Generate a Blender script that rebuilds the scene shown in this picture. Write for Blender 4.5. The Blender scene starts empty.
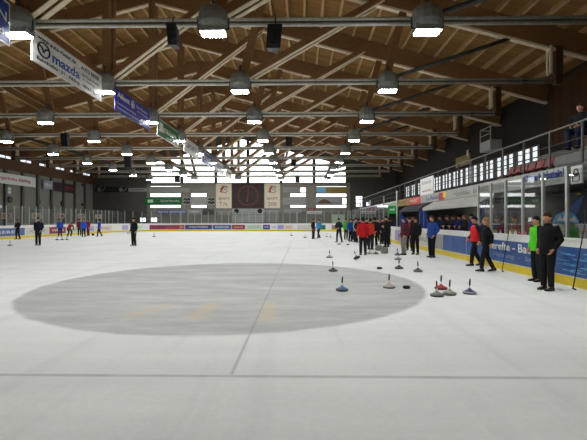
import bpy, bmesh, math, random
from mathutils import Vector, Matrix, Quaternion
random.seed(7)
C = bpy.context.scene.collection
PI = math.pi
V = Vector

# ------------------------------------------------------------------ camera
NEARF = 0.78
LAMP = 140.0
FOC = 415.0
EYE = 1.60
cam_d = bpy.data.cameras.new('camera'); cam = bpy.data.objects.new('camera', cam_d); C.objects.link(cam)
cam_d.lens = 36.0 * FOC / 587.0
cam_d.sensor_width = 36.0
cam_d.clip_end = 300
YAW = math.atan2(6.5, FOC); PITCH = math.atan2(0.5, FOC)
cam.location = (0, 0, EYE)
cam.rotation_euler = (PI / 2 + PITCH, 0, YAW)
bpy.context.scene.camera = cam
ROT = cam.rotation_euler.to_matrix()

def ray(px, py):
    return ROT @ V(((px - 293.5) / FOC, -(py - 220.0) / FOC, -1.0))
def ground(px, py, z=0.0):
    d = ray(px, py); t = (z - EYE) / d.z
    return V((0, 0, EYE)) + d * t
def at_y(px, py, Y):
    d = ray(px, py); return V((0, 0, EYE)) + d * (Y / d.y)
def at_x(px, py, X):
    d = ray(px, py); return V((0, 0, EYE)) + d * (X / d.x)

# ------------------------------------------------------------------ materials
def lin(c):
    c = c / 255.0
    return c / 12.92 if c <= 0.04045 else ((c + 0.055) / 1.055) ** 2.4
def rgb(r, g, b): return (lin(r), lin(g), lin(b), 1.0)

MATS = {}
def mat(name, col, rough=0.6, metal=0.0, var=0.12, scale=6.0, spec=0.4, emit=0.0, stretch=(1, 1, 1), bump=0.0):
    if name in MATS: return MATS[name]
    m = bpy.data.materials.new(name); m.use_nodes = True
    nt = m.node_tree; b = nt.nodes['Principled BSDF']
    b.inputs['Roughness'].default_value = rough
    b.inputs['Metallic'].default_value = metal
    b.inputs['Specular IOR Level'].default_value = spec
    c = rgb(*col)
    tc = nt.nodes.new('ShaderNodeTexCoord'); mp = nt.nodes.new('ShaderNodeMapping'); nz = nt.nodes.new('ShaderNodeTexNoise')
    mp.inputs['Scale'].default_value = stretch
    nz.inputs['Scale'].default_value = scale; nz.inputs['Detail'].default_value = 4
    nt.links.new(tc.outputs['Object'], mp.inputs['Vector']); nt.links.new(mp.outputs['Vector'], nz.inputs['Vector'])
    rp = nt.nodes.new('ShaderNodeValToRGB')
    rp.color_ramp.elements[0].position = 0.3; rp.color_ramp.elements[1].position = 0.7
    rp.color_ramp.elements[0].color = tuple(x * (1 - var) for x in c[:3]) + (1,)
    rp.color_ramp.elements[1].color = tuple(min(1, x * (1 + var)) for x in c[:3]) + (1,)
    nt.links.new(nz.outputs['Fac'], rp.inputs['Fac']); nt.links.new(rp.outputs['Color'], b.inputs['Base Color'])
    if bump:
        bp = nt.nodes.new('ShaderNodeBump'); bp.inputs['Strength'].default_value = bump; bp.inputs['Distance'].default_value = 0.02
        nt.links.new(nz.outputs['Fac'], bp.inputs['Height']); nt.links.new(bp.outputs['Normal'], b.inputs['Normal'])
    if emit:
        b.inputs['Emission Color'].default_value = c; b.inputs['Emission Strength'].default_value = emit
    MATS[name] = m
    return m

def wood(name, col, dark, axis='y', board=0.12, along=0.25):
    """planks: thin dark joints across one axis, grain noise along the boards"""
    m = bpy.data.materials.new(name); m.use_nodes = True; MATS[name] = m
    nt = m.node_tree; b = nt.nodes['Principled BSDF']; b.inputs['Roughness'].default_value = 0.75
    b.inputs['Specular IOR Level'].default_value = 0.2
    tc = nt.nodes.new('ShaderNodeTexCoord'); sp = nt.nodes.new('ShaderNodeSeparateXYZ')
    nt.links.new(tc.outputs['Object'], sp.inputs[0])
    def M(op, a, bv=None):
        n = nt.nodes.new('ShaderNodeMath'); n.operation = op
        for i, x in enumerate((a, bv)):
            if x is None: continue
            if isinstance(x, (int, float)): n.inputs[i].default_value = x
            else: nt.links.new(x, n.inputs[i])
        return n.outputs[0]
    src = sp.outputs['xyz'.index(axis)]
    u = M('DIVIDE', src, board)
    fr = M('FRACT', u); gap = M('LESS_THAN', fr, 0.10)
    wn = nt.nodes.new('ShaderNodeTexWhiteNoise'); wn.noise_dimensions = '1D'; nt.links.new(M('FLOOR', u), wn.inputs['W'])
    mp = nt.nodes.new('ShaderNodeMapping'); s = [3.0, 3.0, 3.0]; s['xyz'.index(axis)] = 20.0
    mp.inputs['Scale'].default_value = s
    nt.links.new(tc.outputs['Object'], mp.inputs['Vector'])
    nz = nt.nodes.new('ShaderNodeTexNoise'); nz.inputs['Scale'].default_value = 1.0; nz.inputs['Detail'].default_value = 5
    nt.links.new(mp.outputs['Vector'], nz.inputs['Vector'])
    f = M('ADD', M('MULTIPLY', wn.outputs['Value'], 0.5), M('MULTIPLY', nz.outputs['Fac'], 0.6))
    mix = nt.nodes.new('ShaderNodeMix'); mix.data_type = 'RGBA'
    nt.links.new(f, mix.inputs[0]); mix.inputs[6].default_value = rgb(*dark); mix.inputs[7].default_value = rgb(*col)
    mix2 = nt.nodes.new('ShaderNodeMix'); mix2.data_type = 'RGBA'
    nt.links.new(gap, mix2.inputs[0]); nt.links.new(mix.outputs[2], mix2.inputs[6])
    mix2.inputs[7].default_value = tuple(x * 0.35 for x in rgb(*dark)[:3]) + (1,)
    nt.links.new(mix2.outputs[2], b.inputs['Base Color'])
    return m

def glow(name, col, strength, joints=False):
    m = bpy.data.materials.new(name); m.use_nodes = True; MATS[name] = m
    nt = m.node_tree; b = nt.nodes['Principled BSDF']
    b.inputs['Base Color'].default_value = (0.6, 0.6, 0.6, 1)
    b.inputs['Emission Color'].default_value = rgb(*col); b.inputs['Emission Strength'].default_value = strength
    return m

def glass_mat():
    m = bpy.data.materials.new('screen_glass'); m.use_nodes = True
    nt = m.node_tree; nt.nodes.clear()
    out = nt.nodes.new('ShaderNodeOutputMaterial'); mx = nt.nodes.new('ShaderNodeMixShader')
    tr = nt.nodes.new('ShaderNodeBsdfTransparent'); tr.inputs[0].default_value = (0.93, 0.95, 0.95, 1)
    gl = nt.nodes.new('ShaderNodeBsdfGlossy'); gl.inputs['Roughness'].default_value = 0.02
    lw = nt.nodes.new('ShaderNodeLayerWeight'); lw.inputs['Blend'].default_value = 0.5
    pw = nt.nodes.new('ShaderNodeMath'); pw.operation = 'POWER'; pw.inputs[1].default_value = 3.0
    ml = nt.nodes.new('ShaderNodeMath'); ml.operation = 'MULTIPLY_ADD'; ml.inputs[1].default_value = 0.9; ml.inputs[2].default_value = 0.05
    nt.links.new(lw.outputs['Facing'], pw.inputs[0]); nt.links.new(pw.outputs[0], ml.inputs[0])
    nt.links.new(ml.outputs[0], mx.inputs[0]); nt.links.new(tr.outputs[0], mx.inputs[1]); nt.links.new(gl.outputs[0], mx.inputs[2])
    nt.links.new(mx.outputs[0], out.inputs['Surface'])
    return m
GLASS = glass_mat()

def ice_mat():
    m = bpy.data.materials.new('scraped_ice'); m.use_nodes = True
    nt = m.node_tree; b = nt.nodes['Principled BSDF']
    tc = nt.nodes.new('ShaderNodeTexCoord'); sp = nt.nodes.new('ShaderNodeSeparateXYZ'); nt.links.new(tc.outputs['Object'], sp.inputs[0])
    def M(op, a, bv=None, c=None, clamp=False):
        n = nt.nodes.new('ShaderNodeMath'); n.operation = op; n.use_clamp = clamp
        for i, x in enumerate((a, bv, c)):
            if x is None: continue
            if isinstance(x, (int, float)): n.inputs[i].default_value = x
            else: nt.links.new(x, n.inputs[i])
        return n.outputs[0]
    X, Y = sp.outputs[0], sp.outputs[1]
    def noise(scale, st, detail=4, rough=0.55):
        mp = nt.nodes.new('ShaderNodeMapping'); mp.inputs['Scale'].default_value = st
        n = nt.nodes.new('ShaderNodeTexNoise'); n.inputs['Scale'].default_value = scale; n.inputs['Detail'].default_value = detail
        n.inputs['Roughness'].default_value = rough
        nt.links.new(tc.outputs['Object'], mp.inputs[0]); nt.links.new(mp.outputs[0], n.inputs[0]); return n.outputs[0]
    def mixc(fac, a, bcol):
        n = nt.nodes.new('ShaderNodeMix'); n.data_type = 'RGBA'; nt.links.new(fac, n.inputs[0])
        if isinstance(a, tuple): n.inputs[6].default_value = a
        else: nt.links.new(a, n.inputs[6])
        if isinstance(bcol, tuple): n.inputs[7].default_value = bcol
        else: nt.links.new(bcol, n.inputs[7])
        return n.outputs[2]
    def smooth(x, lo, hi):
        n = nt.nodes.new('ShaderNodeMapRange'); n.interpolation_type = 'SMOOTHSTEP'
        nt.links.new(x, n.inputs[0]); n.inputs[1].default_value = lo; n.inputs[2].default_value = hi; return n.outputs[0]
    big = noise(0.35, (1, 1, 1)); fine = noise(14.0, (1, 1, 1), 6, 0.7); sweep = noise(1.2, (0.25, 1.6, 1)); sweep2 = noise(1.0, (2.2, 0.12, 1), 5)
    f = M('ADD', M('MULTIPLY', big, 0.4), M('ADD', M('MULTIPLY', sweep, 0.3), M('MULTIPLY', fine, 0.3)))
    col = mixc(smooth(f, 0.3, 0.7), rgb(218, 222, 218), rgb(238, 240, 236))
    col = mixc(M('MULTIPLY', smooth(sweep2, 0.5, 0.72), 0.2), col, rgb(186, 190, 186))
    # grey face-off circle
    dx = M('SUBTRACT', X, CIRC[0]); dy = M('MULTIPLY', M('SUBTRACT', Y, CIRC[1]), 0.945)
    wob = M('MULTIPLY', M('SUBTRACT', noise(1.5, (1, 1, 1)), 0.5), 0.18)
    d = M('ADD', M('SQRT', M('ADD', M('MULTIPLY', dx, dx), M('MULTIPLY', dy, dy))), wob)
    inside = smooth(d, CIRC[2] + 0.07, CIRC[2] - 0.07)
    patch = smooth(noise(1.0, (0.5, 1.6, 1), 8, 0.75), 0.3, 0.75)
    ccol = mixc(patch, rgb(168, 171, 167), rgb(200, 202, 198))
    col = mixc(inside, col, ccol)
    # three worn yellowish strokes under the ice
    for (ax, ay, bx, by, w) in STROKES:
        ux, uy = bx - ax, by - ay; L = math.hypot(ux, uy); ux /= L; uy /= L
        rx = M('SUBTRACT', X, ax); ry = M('SUBTRACT', Y, ay)
        t = M('ADD', M('MULTIPLY', rx, ux), M('MULTIPLY', ry, uy))
        s = M('ABSOLUTE', M('SUBTRACT', M('MULTIPLY', rx, -uy), M('MULTIPLY', ry, -ux)))
        s = M('ADD', s, M('MULTIPLY', wob, 0.4))
        k = M('MULTIPLY', smooth(s, w * 1.3, w * 0.3), M('MULTIPLY', smooth(t, -0.1, 0.15), smooth(t, L + 0.1, L - 0.15)))
        col = mixc(M('MULTIPLY', k, 0.5), col, rgb(204, 190, 158))
    # thin seams: one along the rink, one across
    sx = smooth(M('ABSOLUTE', M('SUBTRACT', X, M('MULTIPLY_ADD', Y, SEAM_K, SEAM_A.x - SEAM_K * SEAM_A.y))), 0.028, 0.008)
    sx = M('MULTIPLY', sx, M('MULTIPLY', smooth(Y, 4.2, 4.35), smooth(Y, 40, 20)))
    sy = smooth(M('ABSOLUTE', M('ADD', M('SUBTRACT', Y, SEAM_Y), M('MULTIPLY', wob, 0.08))), 0.05, 0.015)
    seam = M('MULTIPLY', M('MAXIMUM', sx, sy), M('MULTIPLY_ADD', noise(2.5, (1, 1, 1)), 0.6, 0.15))
    col = mixc(seam, col, rgb(138, 142, 140))
    # skate scratches
    sc = smooth(noise(3.0, (0.15, 3.0, 1), 8, 0.8), 0.64, 0.72)
    col = mixc(M('MULTIPLY', sc, 0.18), col, rgb(245, 247, 246))
    nt.links.new(col, b.inputs['Base Color'])
    b.inputs['Roughness'].default_value = 0.42
    b.inputs['Specular IOR Level'].default_value = 0.12
    rr = nt.nodes.new('ShaderNodeMapRange'); nt.links.new(fine, rr.inputs[0]); rr.inputs[3].default_value = 0.55; rr.inputs[4].default_value = 0.75
    nt.links.new(rr.outputs[0], b.inputs['Roughness'])
    bp = nt.nodes.new('ShaderNodeBump'); bp.inputs['Strength'].default_value = 0.25; bp.inputs['Distance'].default_value = 0.01
    nt.links.new(fine, bp.inputs['Height']); nt.links.new(bp.outputs['Normal'], b.inputs['Normal'])
    return m
CIRC = (-1.66, 10.64, 4.64)
SEAM_A, SEAM_B = ground(230.5, 376.5), ground(292.5, 240); SEAM_K = (SEAM_B.x - SEAM_A.x) / (SEAM_B.y - SEAM_A.y); SEAM_Y = ground(300, 376.5).y
def _gp(x, y):
    p = ground(x, y); return (p.x, p.y)
STROKES = [_gp(122, 318) + _gp(172, 304) + (0.17,), _gp(192, 320) + _gp(214, 303) + (0.2,), _gp(267, 322) + _gp(269, 302) + (0.17,)]

M_ = dict(
    timber=mat('glulam_timber', (150, 112, 74), 0.7, var=0.18, scale=3, stretch=(1, 1, 6)),
    timber_dark=mat('dark_timber', (92, 64, 40), 0.7, var=0.18, scale=3, stretch=(1, 1, 6)),
    timber_pale_lit=mat('pale_lit_timber', (242, 226, 196), 0.7, var=0.1, scale=4),  # pale wood; on truss undersides its colour carries the ice bounce light
    purlin=mat('purlin_timber', (196, 162, 112), 0.7, var=0.15, scale=3),
    steel=mat('galvanised_steel', (222, 221, 210), 0.45, 0.1, var=0.15, scale=8),
    steel_dark=mat('dark_steel', (78, 79, 76), 0.5, 0.1, var=0.15, scale=8),
    lamp_grey=mat('lamp_housing', (136, 139, 134), 0.5, 0.0, var=0.12, scale=5),
    alu=mat('aluminium_post', (176, 178, 172), 0.4, 0.6, var=0.08),
    black=mat('black_plastic', (22, 22, 23), 0.5, var=0.1),
    white=mat('white_board', (226, 227, 222), 0.4, var=0.05),
    offwhite=mat('offwhite_sheet', (206, 206, 198), 0.5, var=0.08),
    yellow=mat('yellow_kick_plate', (222, 196, 46), 0.45, var=0.08),
    concrete=mat('concrete', (120, 120, 116), 0.85, var=0.15, scale=2),
    greywall=mat('grey_wall_panel', (132, 130, 120), 0.8, var=0.08, scale=1.0),
    darkwall=mat('dark_wall_panel', (84, 82, 76), 0.8, var=0.1, scale=1.0),
    navy=mat('navy_print', (30, 58, 128), 0.4, var=0.12, scale=3),
    blue=mat('blue_print', (40, 92, 176), 0.4, var=0.1, scale=3),
    violetblue=mat('violet_blue_print', (44, 44, 150), 0.4, var=0.08, scale=3),
    skyblue=mat('light_blue_print', (96, 170, 214), 0.45, var=0.1),
    red=mat('red_print', (204, 40, 46), 0.45, var=0.1),
    maroon=mat('maroon_print', (130, 44, 62), 0.45, var=0.1),
    green=mat('green_print', (22, 104, 52), 0.45, var=0.1),
    palegreen=mat('pale_green_print', (188, 214, 186), 0.45, var=0.1),
    olive=mat('olive_print', (150, 130, 52), 0.5, var=0.12),
    cream=mat('cream_print', (222, 212, 188), 0.5, var=0.06),
    farred=mat('dull_red_print', (150, 58, 66), .5, var=.15), farnavy=mat('dull_navy_print', (58, 66, 118), .5, var=.2), farblue=mat('dull_blue_print', (78, 98, 150), .5, var=.2),
    sidered=mat('dark_red_banner', (66, 34, 38), .6), sideblue=mat('pale_slate_banner', (150, 160, 176), .6),
    ink=mat('black_ink', (26, 26, 30), 0.6, var=0.05),
    inkblue=mat('blue_ink', (36, 84, 160), 0.6, var=0.05),
    inkbrown=mat('brown_ink', (92, 70, 52), 0.6, var=0.05),
    inkred=mat('red_ink', (186, 52, 48), 0.6, var=0.05),
    inkgrey=mat('grey_ink', (128, 130, 134), 0.6, var=0.05),
    lilac=mat('lilac_print', (176, 166, 204), 0.5, var=0.1),
    panelgrey=mat('grey_print', (150, 150, 146), 0.6, var=0.12, scale=3),
    clock=mat('clock_face', (52, 36, 32), 0.6, var=0.15),
    clockred=mat('clock_marks', (116, 60, 52), 0.6, var=0.05),
    skin=mat('skin', (196, 142, 116), 0.55, var=0.06, scale=12),
    shoe=mat('black_shoe', (20, 20, 22), 0.45, var=0.1),
    rubber=mat('black_rubber', (24, 25, 26), 0.7, var=0.1),
    woodwall=wood('vertical_cladding', (88, 60, 30), (60, 40, 20), 'y', 0.16),
    deck=wood('roof_boards', (172, 132, 78), (128, 92, 50), 'y', 0.20),
    day=glow('daylight_pane', (246, 250, 252), 2.6),
    dayside=glow('side_daylight_pane', (240, 246, 250), 1.0),
    lampglow=glow('lamp_diffuser', (250, 252, 255), LAMP),
    exitglow=mat('exit_green', (30, 130, 60), 0.5, emit=0.5),
)
ICE = ice_mat()

# ------------------------------------------------------------------ mesh builder
ORG = {}
def org(o): return ORG.get(o.name, V((0, 0, 0))) if o else V((0, 0, 0))

class MB:
    def __init__(s): s.bm = bmesh.new()
    def face(s, vs, idx=0):
        try:
            f = s.bm.faces.new(vs); f.material_index = idx; return f
        except ValueError: return None
    def hexa(s, pts, idx=0):
        v = [s.bm.verts.new(p) for p in pts]
        for q in ((0, 3, 2, 1), (4, 5, 6, 7), (0, 1, 5, 4), (1, 2, 6, 5), (2, 3, 7, 6), (3, 0, 4, 7)):
            s.face([v[i] for i in q], idx)
        return s
    def box(s, lo, hi, idx=0):
        (a, b, c), (d, e, f) = lo, hi
        return s.hexa([(a, b, c), (d, b, c), (d, e, c), (a, e, c), (a, b, f), (d, b, f), (d, e, f), (a, e, f)], idx)
    def cbox(s, c, d, rotz=0, idx=0):
        R = Matrix.Rotation(rotz, 3, 'Z'); h = V(d) / 2; c = V(c)
        P = []
        for z in (-1, 1):
            for x, y in ((-1, -1), (1, -1), (1, 1), (-1, 1)): P.append(c + R @ V((x * h.x, y * h.y, z * h.z)))
        return s.hexa(P, idx)
    def bar(s, p0, p1, w, h, side=None, idx=0):
        """rectangular bar; w measured along side, h across it"""
        p0, p1 = V(p0), V(p1); d = (p1 - p0).normalized()
        sd = V(side) if side is not None else (V((0, 0, 1)).cross(d) if abs(d.z) < 0.99 else V((1, 0, 0)))
        sd = (sd - d * sd.dot(d)).normalized(); up = d.cross(sd)
        P = []
        for p in (p0, p1):
            for a, b in ((-1, -1), (1, -1), (1, 1), (-1, 1)): P.append(p + sd * a * w / 2 + up * b * h / 2)
        return s.hexa(P, idx)
    def loft(s, rings, idx=0, cap=True):
        R = [[s.bm.verts.new(p) for p in r] for r in rings]; n = len(R[0])
        for a, b in zip(R, R[1:]):
            for i in range(n): s.face([a[i], a[(i + 1) % n], b[(i + 1) % n], b[i]], idx)
        if cap: s.face(R[0][::-1], idx); s.face(R[-1], idx)
        return s
    def tube(s, pts, rad, n=8, idx=0, round_ends=False):
        pts = [V(p) for p in pts]
        if not isinstance(rad, (list, tuple)): rad = [rad] * len(pts)
        rad = list(rad)
        if round_ends:
            d0 = (pts[0] - pts[1]).normalized(); d1 = (pts[-1] - pts[-2]).normalized()
            a, b = pts[0], pts[-1]; ra, rb = rad[0], rad[-1]
            pts = [a + d0 * ra * 0.9, a + d0 * ra * 0.55] + pts + [b + d1 * rb * 0.55, b + d1 * rb * 0.9]
            rad = [ra * 0.4, ra * 0.82] + rad + [rb * 0.82, rb * 0.4]
        rings = []; u = None
        for i, p in enumerate(pts):
            t = (pts[min(i + 1, len(pts) - 1)] - pts[max(i - 1, 0)]).normalized()
            if u is None: u = t.orthogonal().normalized()
            else:
                u = (u - t * u.dot(t)).normalized()
            w = t.cross(u)
            rings.append([p + (u * math.cos(2 * PI * k / n) + w * math.sin(2 * PI * k / n)) * rad[i] for k in range(n)])
        return s.loft(rings, idx)
    def lathe(s, prof, n=24, c=(0, 0, 0), idx=0):
        c = V(c)
        return s.loft([[c + V((max(r, 1e-4) * math.cos(2 * PI * k / n), max(r, 1e-4) * math.sin(2 * PI * k / n), z)) for k in range(n)] for r, z in prof], idx)
    def ell(s, c, r, n=14, m=9, R=None, idx=0):
        c = V(c); rings = []
        for j in range(m + 1):
            th = PI * (j + 0.02 if j == 0 else j - 0.02 if j == m else j) / m
            rings.append([c + (R or Matrix.Identity(3)) @ V((r[0] * math.sin(th) * math.cos(2 * PI * k / n), r[1] * math.sin(th) * math.sin(2 * PI * k / n), -r[2] * math.cos(th))) for k in range(n)])
        return s.loft(rings, idx)
    def prism(s, poly, origin, right, up, nrm, depth, idx=0):
        """2D polygon (u,v) laid out on a frame and extruded back by depth"""
        o, r, u, n = V(origin), V(right), V(up), V(nrm)
        A = [o + r * p[0] + u * p[1] for p in poly]; B = [p - n * depth for p in A]
        return s.loft([B, A], idx)
    def build(s, name, m, parent=None, smooth=False, remesh=0, sm=0):
        bmesh.ops.recalc_face_normals(s.bm, faces=s.bm.faces)
        if parent is not None:
            bmesh.ops.translate(s.bm, verts=s.bm.verts, vec=-org(parent))
        me = bpy.data.meshes.new(name); s.bm.to_mesh(me); s.bm.free()
        for x in (m if isinstance(m, (list, tuple)) else [m]): me.materials.append(x)
        if remesh:
            t = bpy.data.objects.new('temporary', me); C.objects.link(t)
            md = t.modifiers.new('r', 'REMESH'); md.mode = 'VOXEL'; md.voxel_size = remesh
            if sm:
                m2 = t.modifiers.new('s', 'SMOOTH'); m2.factor = 0.5; m2.iterations = sm
            dg = bpy.context.evaluated_depsgraph_get(); dg.update()
            me2 = bpy.data.meshes.new_from_object(t.evaluated_get(dg)); bpy.data.objects.remove(t)
            me2.name = name
            me2.materials.clear()
            for x in (m if isinstance(m, (list, tuple)) else [m]): me2.materials.append(x)
            me = me2; smooth = True
        if smooth:
            for p in me.polygons: p.use_smooth = True
        o = bpy.data.objects.new(name, me); C.objects.link(o)
        if parent is not None:
            o.parent = parent; ORG[o.name] = org(parent)
        return o

def tag(o, label=None, cat=None, group=None, kind=None):
    if label: o['label'] = label
    if cat: o['category'] = cat
    if group: o['group'] = group
    if kind: o['kind'] = kind
    return o
def thing(name, label, cat, loc=(0, 0, 0), group=None, kind=None):
    o = bpy.data.objects.new(name, None); C.objects.link(o); o.location = loc
    o.empty_display_size = 0.1
    ORG[o.name] = V(loc)
    return tag(o, label, cat, group, kind)
def struct(name, mb, m, parent=None, smooth=False):
    o = mb.build(name, m, parent, smooth)
    if parent is None: o['kind'] = 'structure'
    return o
KIDS = {}
def copy_tree(o, parent=None):
    c = o.copy(); C.objects.link(c)
    if parent is not None: c.parent = parent
    for ch in [x for x in o.children]: copy_tree(ch, c)
    return c

FACE = {  # right, up, normal for a panel that faces the given way
    '+x': (V((0, 1, 0)), V((0, 0, 1)), V((1, 0, 0))),
    '-x': (V((0, -1, 0)), V((0, 0, 1)), V((-1, 0, 0))),
    '-y': (V((1, 0, 0)), V((0, 0, 1)), V((0, -1, 0))),
}
_text_cache = {}
def lettering(body, c, w, h, face, m, parent, off=0.006, name='lettering', bold=0.0, shear=0.0):
    """words fitted to a w x h box centred at c, facing the given way"""
    cu = bpy.data.curves.new('t', 'FONT'); cu.body = body; cu.align_x = 'CENTER'; cu.size = 1; cu.extrude = 0.0; cu.offset = bold; cu.shear = shear
    cu.resolution_u = 2
    t = bpy.data.objects.new('temporary', cu); C.objects.link(t)
    dg = bpy.context.evaluated_depsgraph_get(); dg.update()
    me = bpy.data.meshes.new_from_object(t.evaluated_get(dg)); bpy.data.objects.remove(t); bpy.data.curves.remove(cu)
    if not len(me.vertices): return None
    xs = [v.co.x for v in me.vertices]; ys = [v.co.y for v in me.vertices]
    x0, x1, y0, y1 = min(xs), max(xs), min(ys), max(ys)
    sx, sy = w / max(1e-6, x1 - x0), h / max(1e-6, y1 - y0)
    r, u, n = FACE[face]; c = V(c) + n * off - org(parent)
    bm = bmesh.new(); bm.from_mesh(me); bpy.data.meshes.remove(me)
    bmesh.ops.triangulate(bm, faces=bm.faces)
    for v in bm.verts:
        p = v.co.copy(); v.co = c + r * ((p.x - (x0 + x1) / 2) * sx) + u * ((p.y - (y0 + y1) / 2) * sy)
    ret = bmesh.ops.extrude_face_region(bm, geom=list(bm.faces))
    bmesh.ops.translate(bm, verts=[g for g in ret['geom'] if isinstance(g, bmesh.types.BMVert)], vec=-n * 0.004)
    bmesh.ops.recalc_face_normals(bm, faces=bm.faces)
    me2 = bpy.data.meshes.new(name); bm.to_mesh(me2); bm.free(); me2.materials.append(m)
    o = bpy.data.objects.new(name, me2); C.objects.link(o); o.parent = parent; ORG[o.name] = org(parent)
    return o
def patch(name, c, w, h, face, m, parent, off=0.0, thick=0.006):
    r, u, n = FACE[face]; c = V(c) + n * (off + thick)
    return MB().prism([(-w / 2, -h / 2), (w / 2, -h / 2), (w / 2, h / 2), (-w / 2, h / 2)], c, r, u, n, thick).build(name, m, parent)

ORD = ['first', 'second', 'third', 'fourth', 'fifth', 'sixth', 'seventh', 'eighth', 'ninth', 'tenth', 'eleventh', 'twelfth']

# ------------------------------------------------------------------ setting
HC = -9.3                       # ridge line of the hall
XL, XR, YN, YF = -33.5, 15.5, -3.0, 67.0
SL = 0.26
def chord(x): return 15.37 - SL * abs(x - HC)         # underside of the roof girders
def deckz(x): return chord(x) + 1.35

mb = MB().box((XL - .3, YN - .3, -0.30), (XR + .3, YF + .3, -0.02)); struct('floor', mb, M_['concrete'])

BX0, BX1, BY0, BY1, BR = -25.0, 6.62, -1.6, 62.0, 7.0
def rink_path(off=0.0, seg=10):
    x0, x1, y1, r = BX0 - off, BX1 + off, BY1 + off, BR + off
    P = [(x1, BY0)]
    P += [(x1 - r + r * math.cos(a), y1 - r + r * math.sin(a)) for a in [PI / 2 * k / seg for k in range(seg + 1)]]
    P += [(x0 + r + r * math.cos(a), y1 - r + r * math.sin(a)) for a in [PI / 2 + PI / 2 * k / seg for k in range(seg + 1)]]
    P += [(x0, BY0)]
    return P
P = rink_path(0.02)
mb = MB(); mb.prism([(p[0], p[1]) for p in P], (0, 0, 0), (1, 0, 0), (0, 1, 0), (0, 0, 1), 0.018)
struct('floor_ice', mb, ICE)

# roof: two boarded slopes with their purlins
mb = MB()
for s, xe in ((1, XR + .4), (-1, XL - .4)):
    a, b = (HC, deckz(HC)), (xe, deckz(xe))
    mb.hexa([(a[0], YN, a[1]), (b[0], YN, b[1]), (b[0], YF + .3, b[1]), (a[0], YF + .3, a[1]),
             (a[0], YN, a[1] + .15), (b[0], YN, b[1] + .15), (b[0], YF + .3, b[1] + .15), (a[0], YF + .3, a[1] + .15)])
ceil = struct('ceiling', mb, M_['deck'])
for s in (1, -1):
    k = 0
    while True:
        x = HC + s * (0.45 + k * 1.02); k += 1
        if x > XR - .3 or x < XL + .3: break
        nrm = V((s * SL, 0, 1)).normalized(); top = V((x, 0, deckz(x)))
        side = V((1, 0, -s * SL)).normalized()
        c = top - nrm * 0.15
        MB().bar((c.x, YN, c.z), (c.x, YF - .05, c.z), 0.14, 0.30, side).build('purlin', M_['purlin'], ceil)

# walls
mb = MB().prism([(XL - .3, -.02), (XR + .3, -.02), (XR + .3, deckz(XR)), (HC, deckz(HC)), (XL - .3, deckz(XL))], (0, YF, 0), (1, 0, 0), (0, 0, 1), (0, -1, 0), 0.3)
wall_far = struct('wall_far', mb, M_['darkwall'])
mb = MB().prism([(XL - .3, -.02), (XR + .3, -.02), (XR + .3, deckz(XR)), (HC, deckz(HC)), (XL - .3, deckz(XL))], (0, YN, 0), (1, 0, 0), (0, 0, 1), (0, -1, 0), 0.3)
struct('wall_near', mb, M_['darkwall'])
struct('wall_left', MB().box((XL - .3, YN, -.02), (XL, YF, 7.4)), M_['greywall'])
struct('wall_left', MB().box((XL - .3, YN, 7.4), (XL, YF, deckz(XL) - .02)), M_['timber_dark'])
struct('wall_right', MB().box((XR, YN, -.02), (XR + .3, YF, deckz(XR) - .02)), mat('dark_brown_wall', (42, 32, 23), .8))

def FY(px, py): return at_y(px, py, YF)
# gable window: five glazed bays under the roof slope
edges = [150, 182, 216, 248, 281, 314, 347]
zb = FY(248, 183).z
WN = 0
for i, (a, b) in enumerate(zip(edges, edges[1:])):
    xa, xb = FY(a, 200).x + .12, FY(b, 200).x - .12
    poly = [(xa, zb), (xb, zb), (xb, chord(xb) - .65)]
    if xa < HC < xb: poly.append((HC, chord(HC) - .65))
    poly.append((xa, chord(xa) - .65))
    WN += 1
    w = struct('window_%d' % WN, MB().prism(poly, (0, YF - .05, 0), (1, 0, 0), (0, 0, 1), (0, -1, 0), 0.05), M_['day'])
    # frame with horizontal glazing bars
    mb = MB()
    for x in (xa, xb): mb.box((x - .13, YF - .14, zb - .1), (x + .13, YF - .04, chord(x) - .55))
    for z in (zb, zb + 1.55, zb + 3.1):
        if z < max(chord(xa), chord(xb)) - .7: mb.box((xa, YF - .12, z - .05), (xb, YF - .04, z + .05))
    mb.build('window_frame', M_['steel_dark'], w)
def strip_window(x0, y0, x1, y1, bars=1):
    global WN
    a, b = FY(x0, y1), FY(x1, y0); WN += 1
    w = struct('window_%d' % WN, MB().box((a.x, YF - .05, a.z), (b.x, YF, b.z)), M_['day'])
    mb = MB()
    for k in range(bars + 1):
        x = a.x + (b.x - a.x) * k / bars; mb.box((x - .05, YF - .1, a.z), (x + .05, YF - .05, b.z))
    mb.box((a.x, YF - .09, a.z - .05), (b.x, YF - .05, a.z + .03)); mb.box((a.x, YF - .09, b.z - .03), (b.x, YF - .05, b.z + .05))
    mb.build('window_frame', M_['steel_dark'], w)
for r in ((149.5, 193.2, 181, 197), (191, 193.2, 207, 197), (290, 193.4, 306, 197), (316, 193.6, 346.5, 197),
          (149.5, 205, 181, 207.8), (191, 205, 207, 207.8), (290, 205, 306, 207.5), (316, 205, 346.5, 207.8),
          (300, 187.2, 306, 193), (342, 197.4, 346.5, 204.6), (150, 186.0, 181, 186.9), (316, 186.2, 346.5, 187)):
    strip_window(*r)
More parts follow.
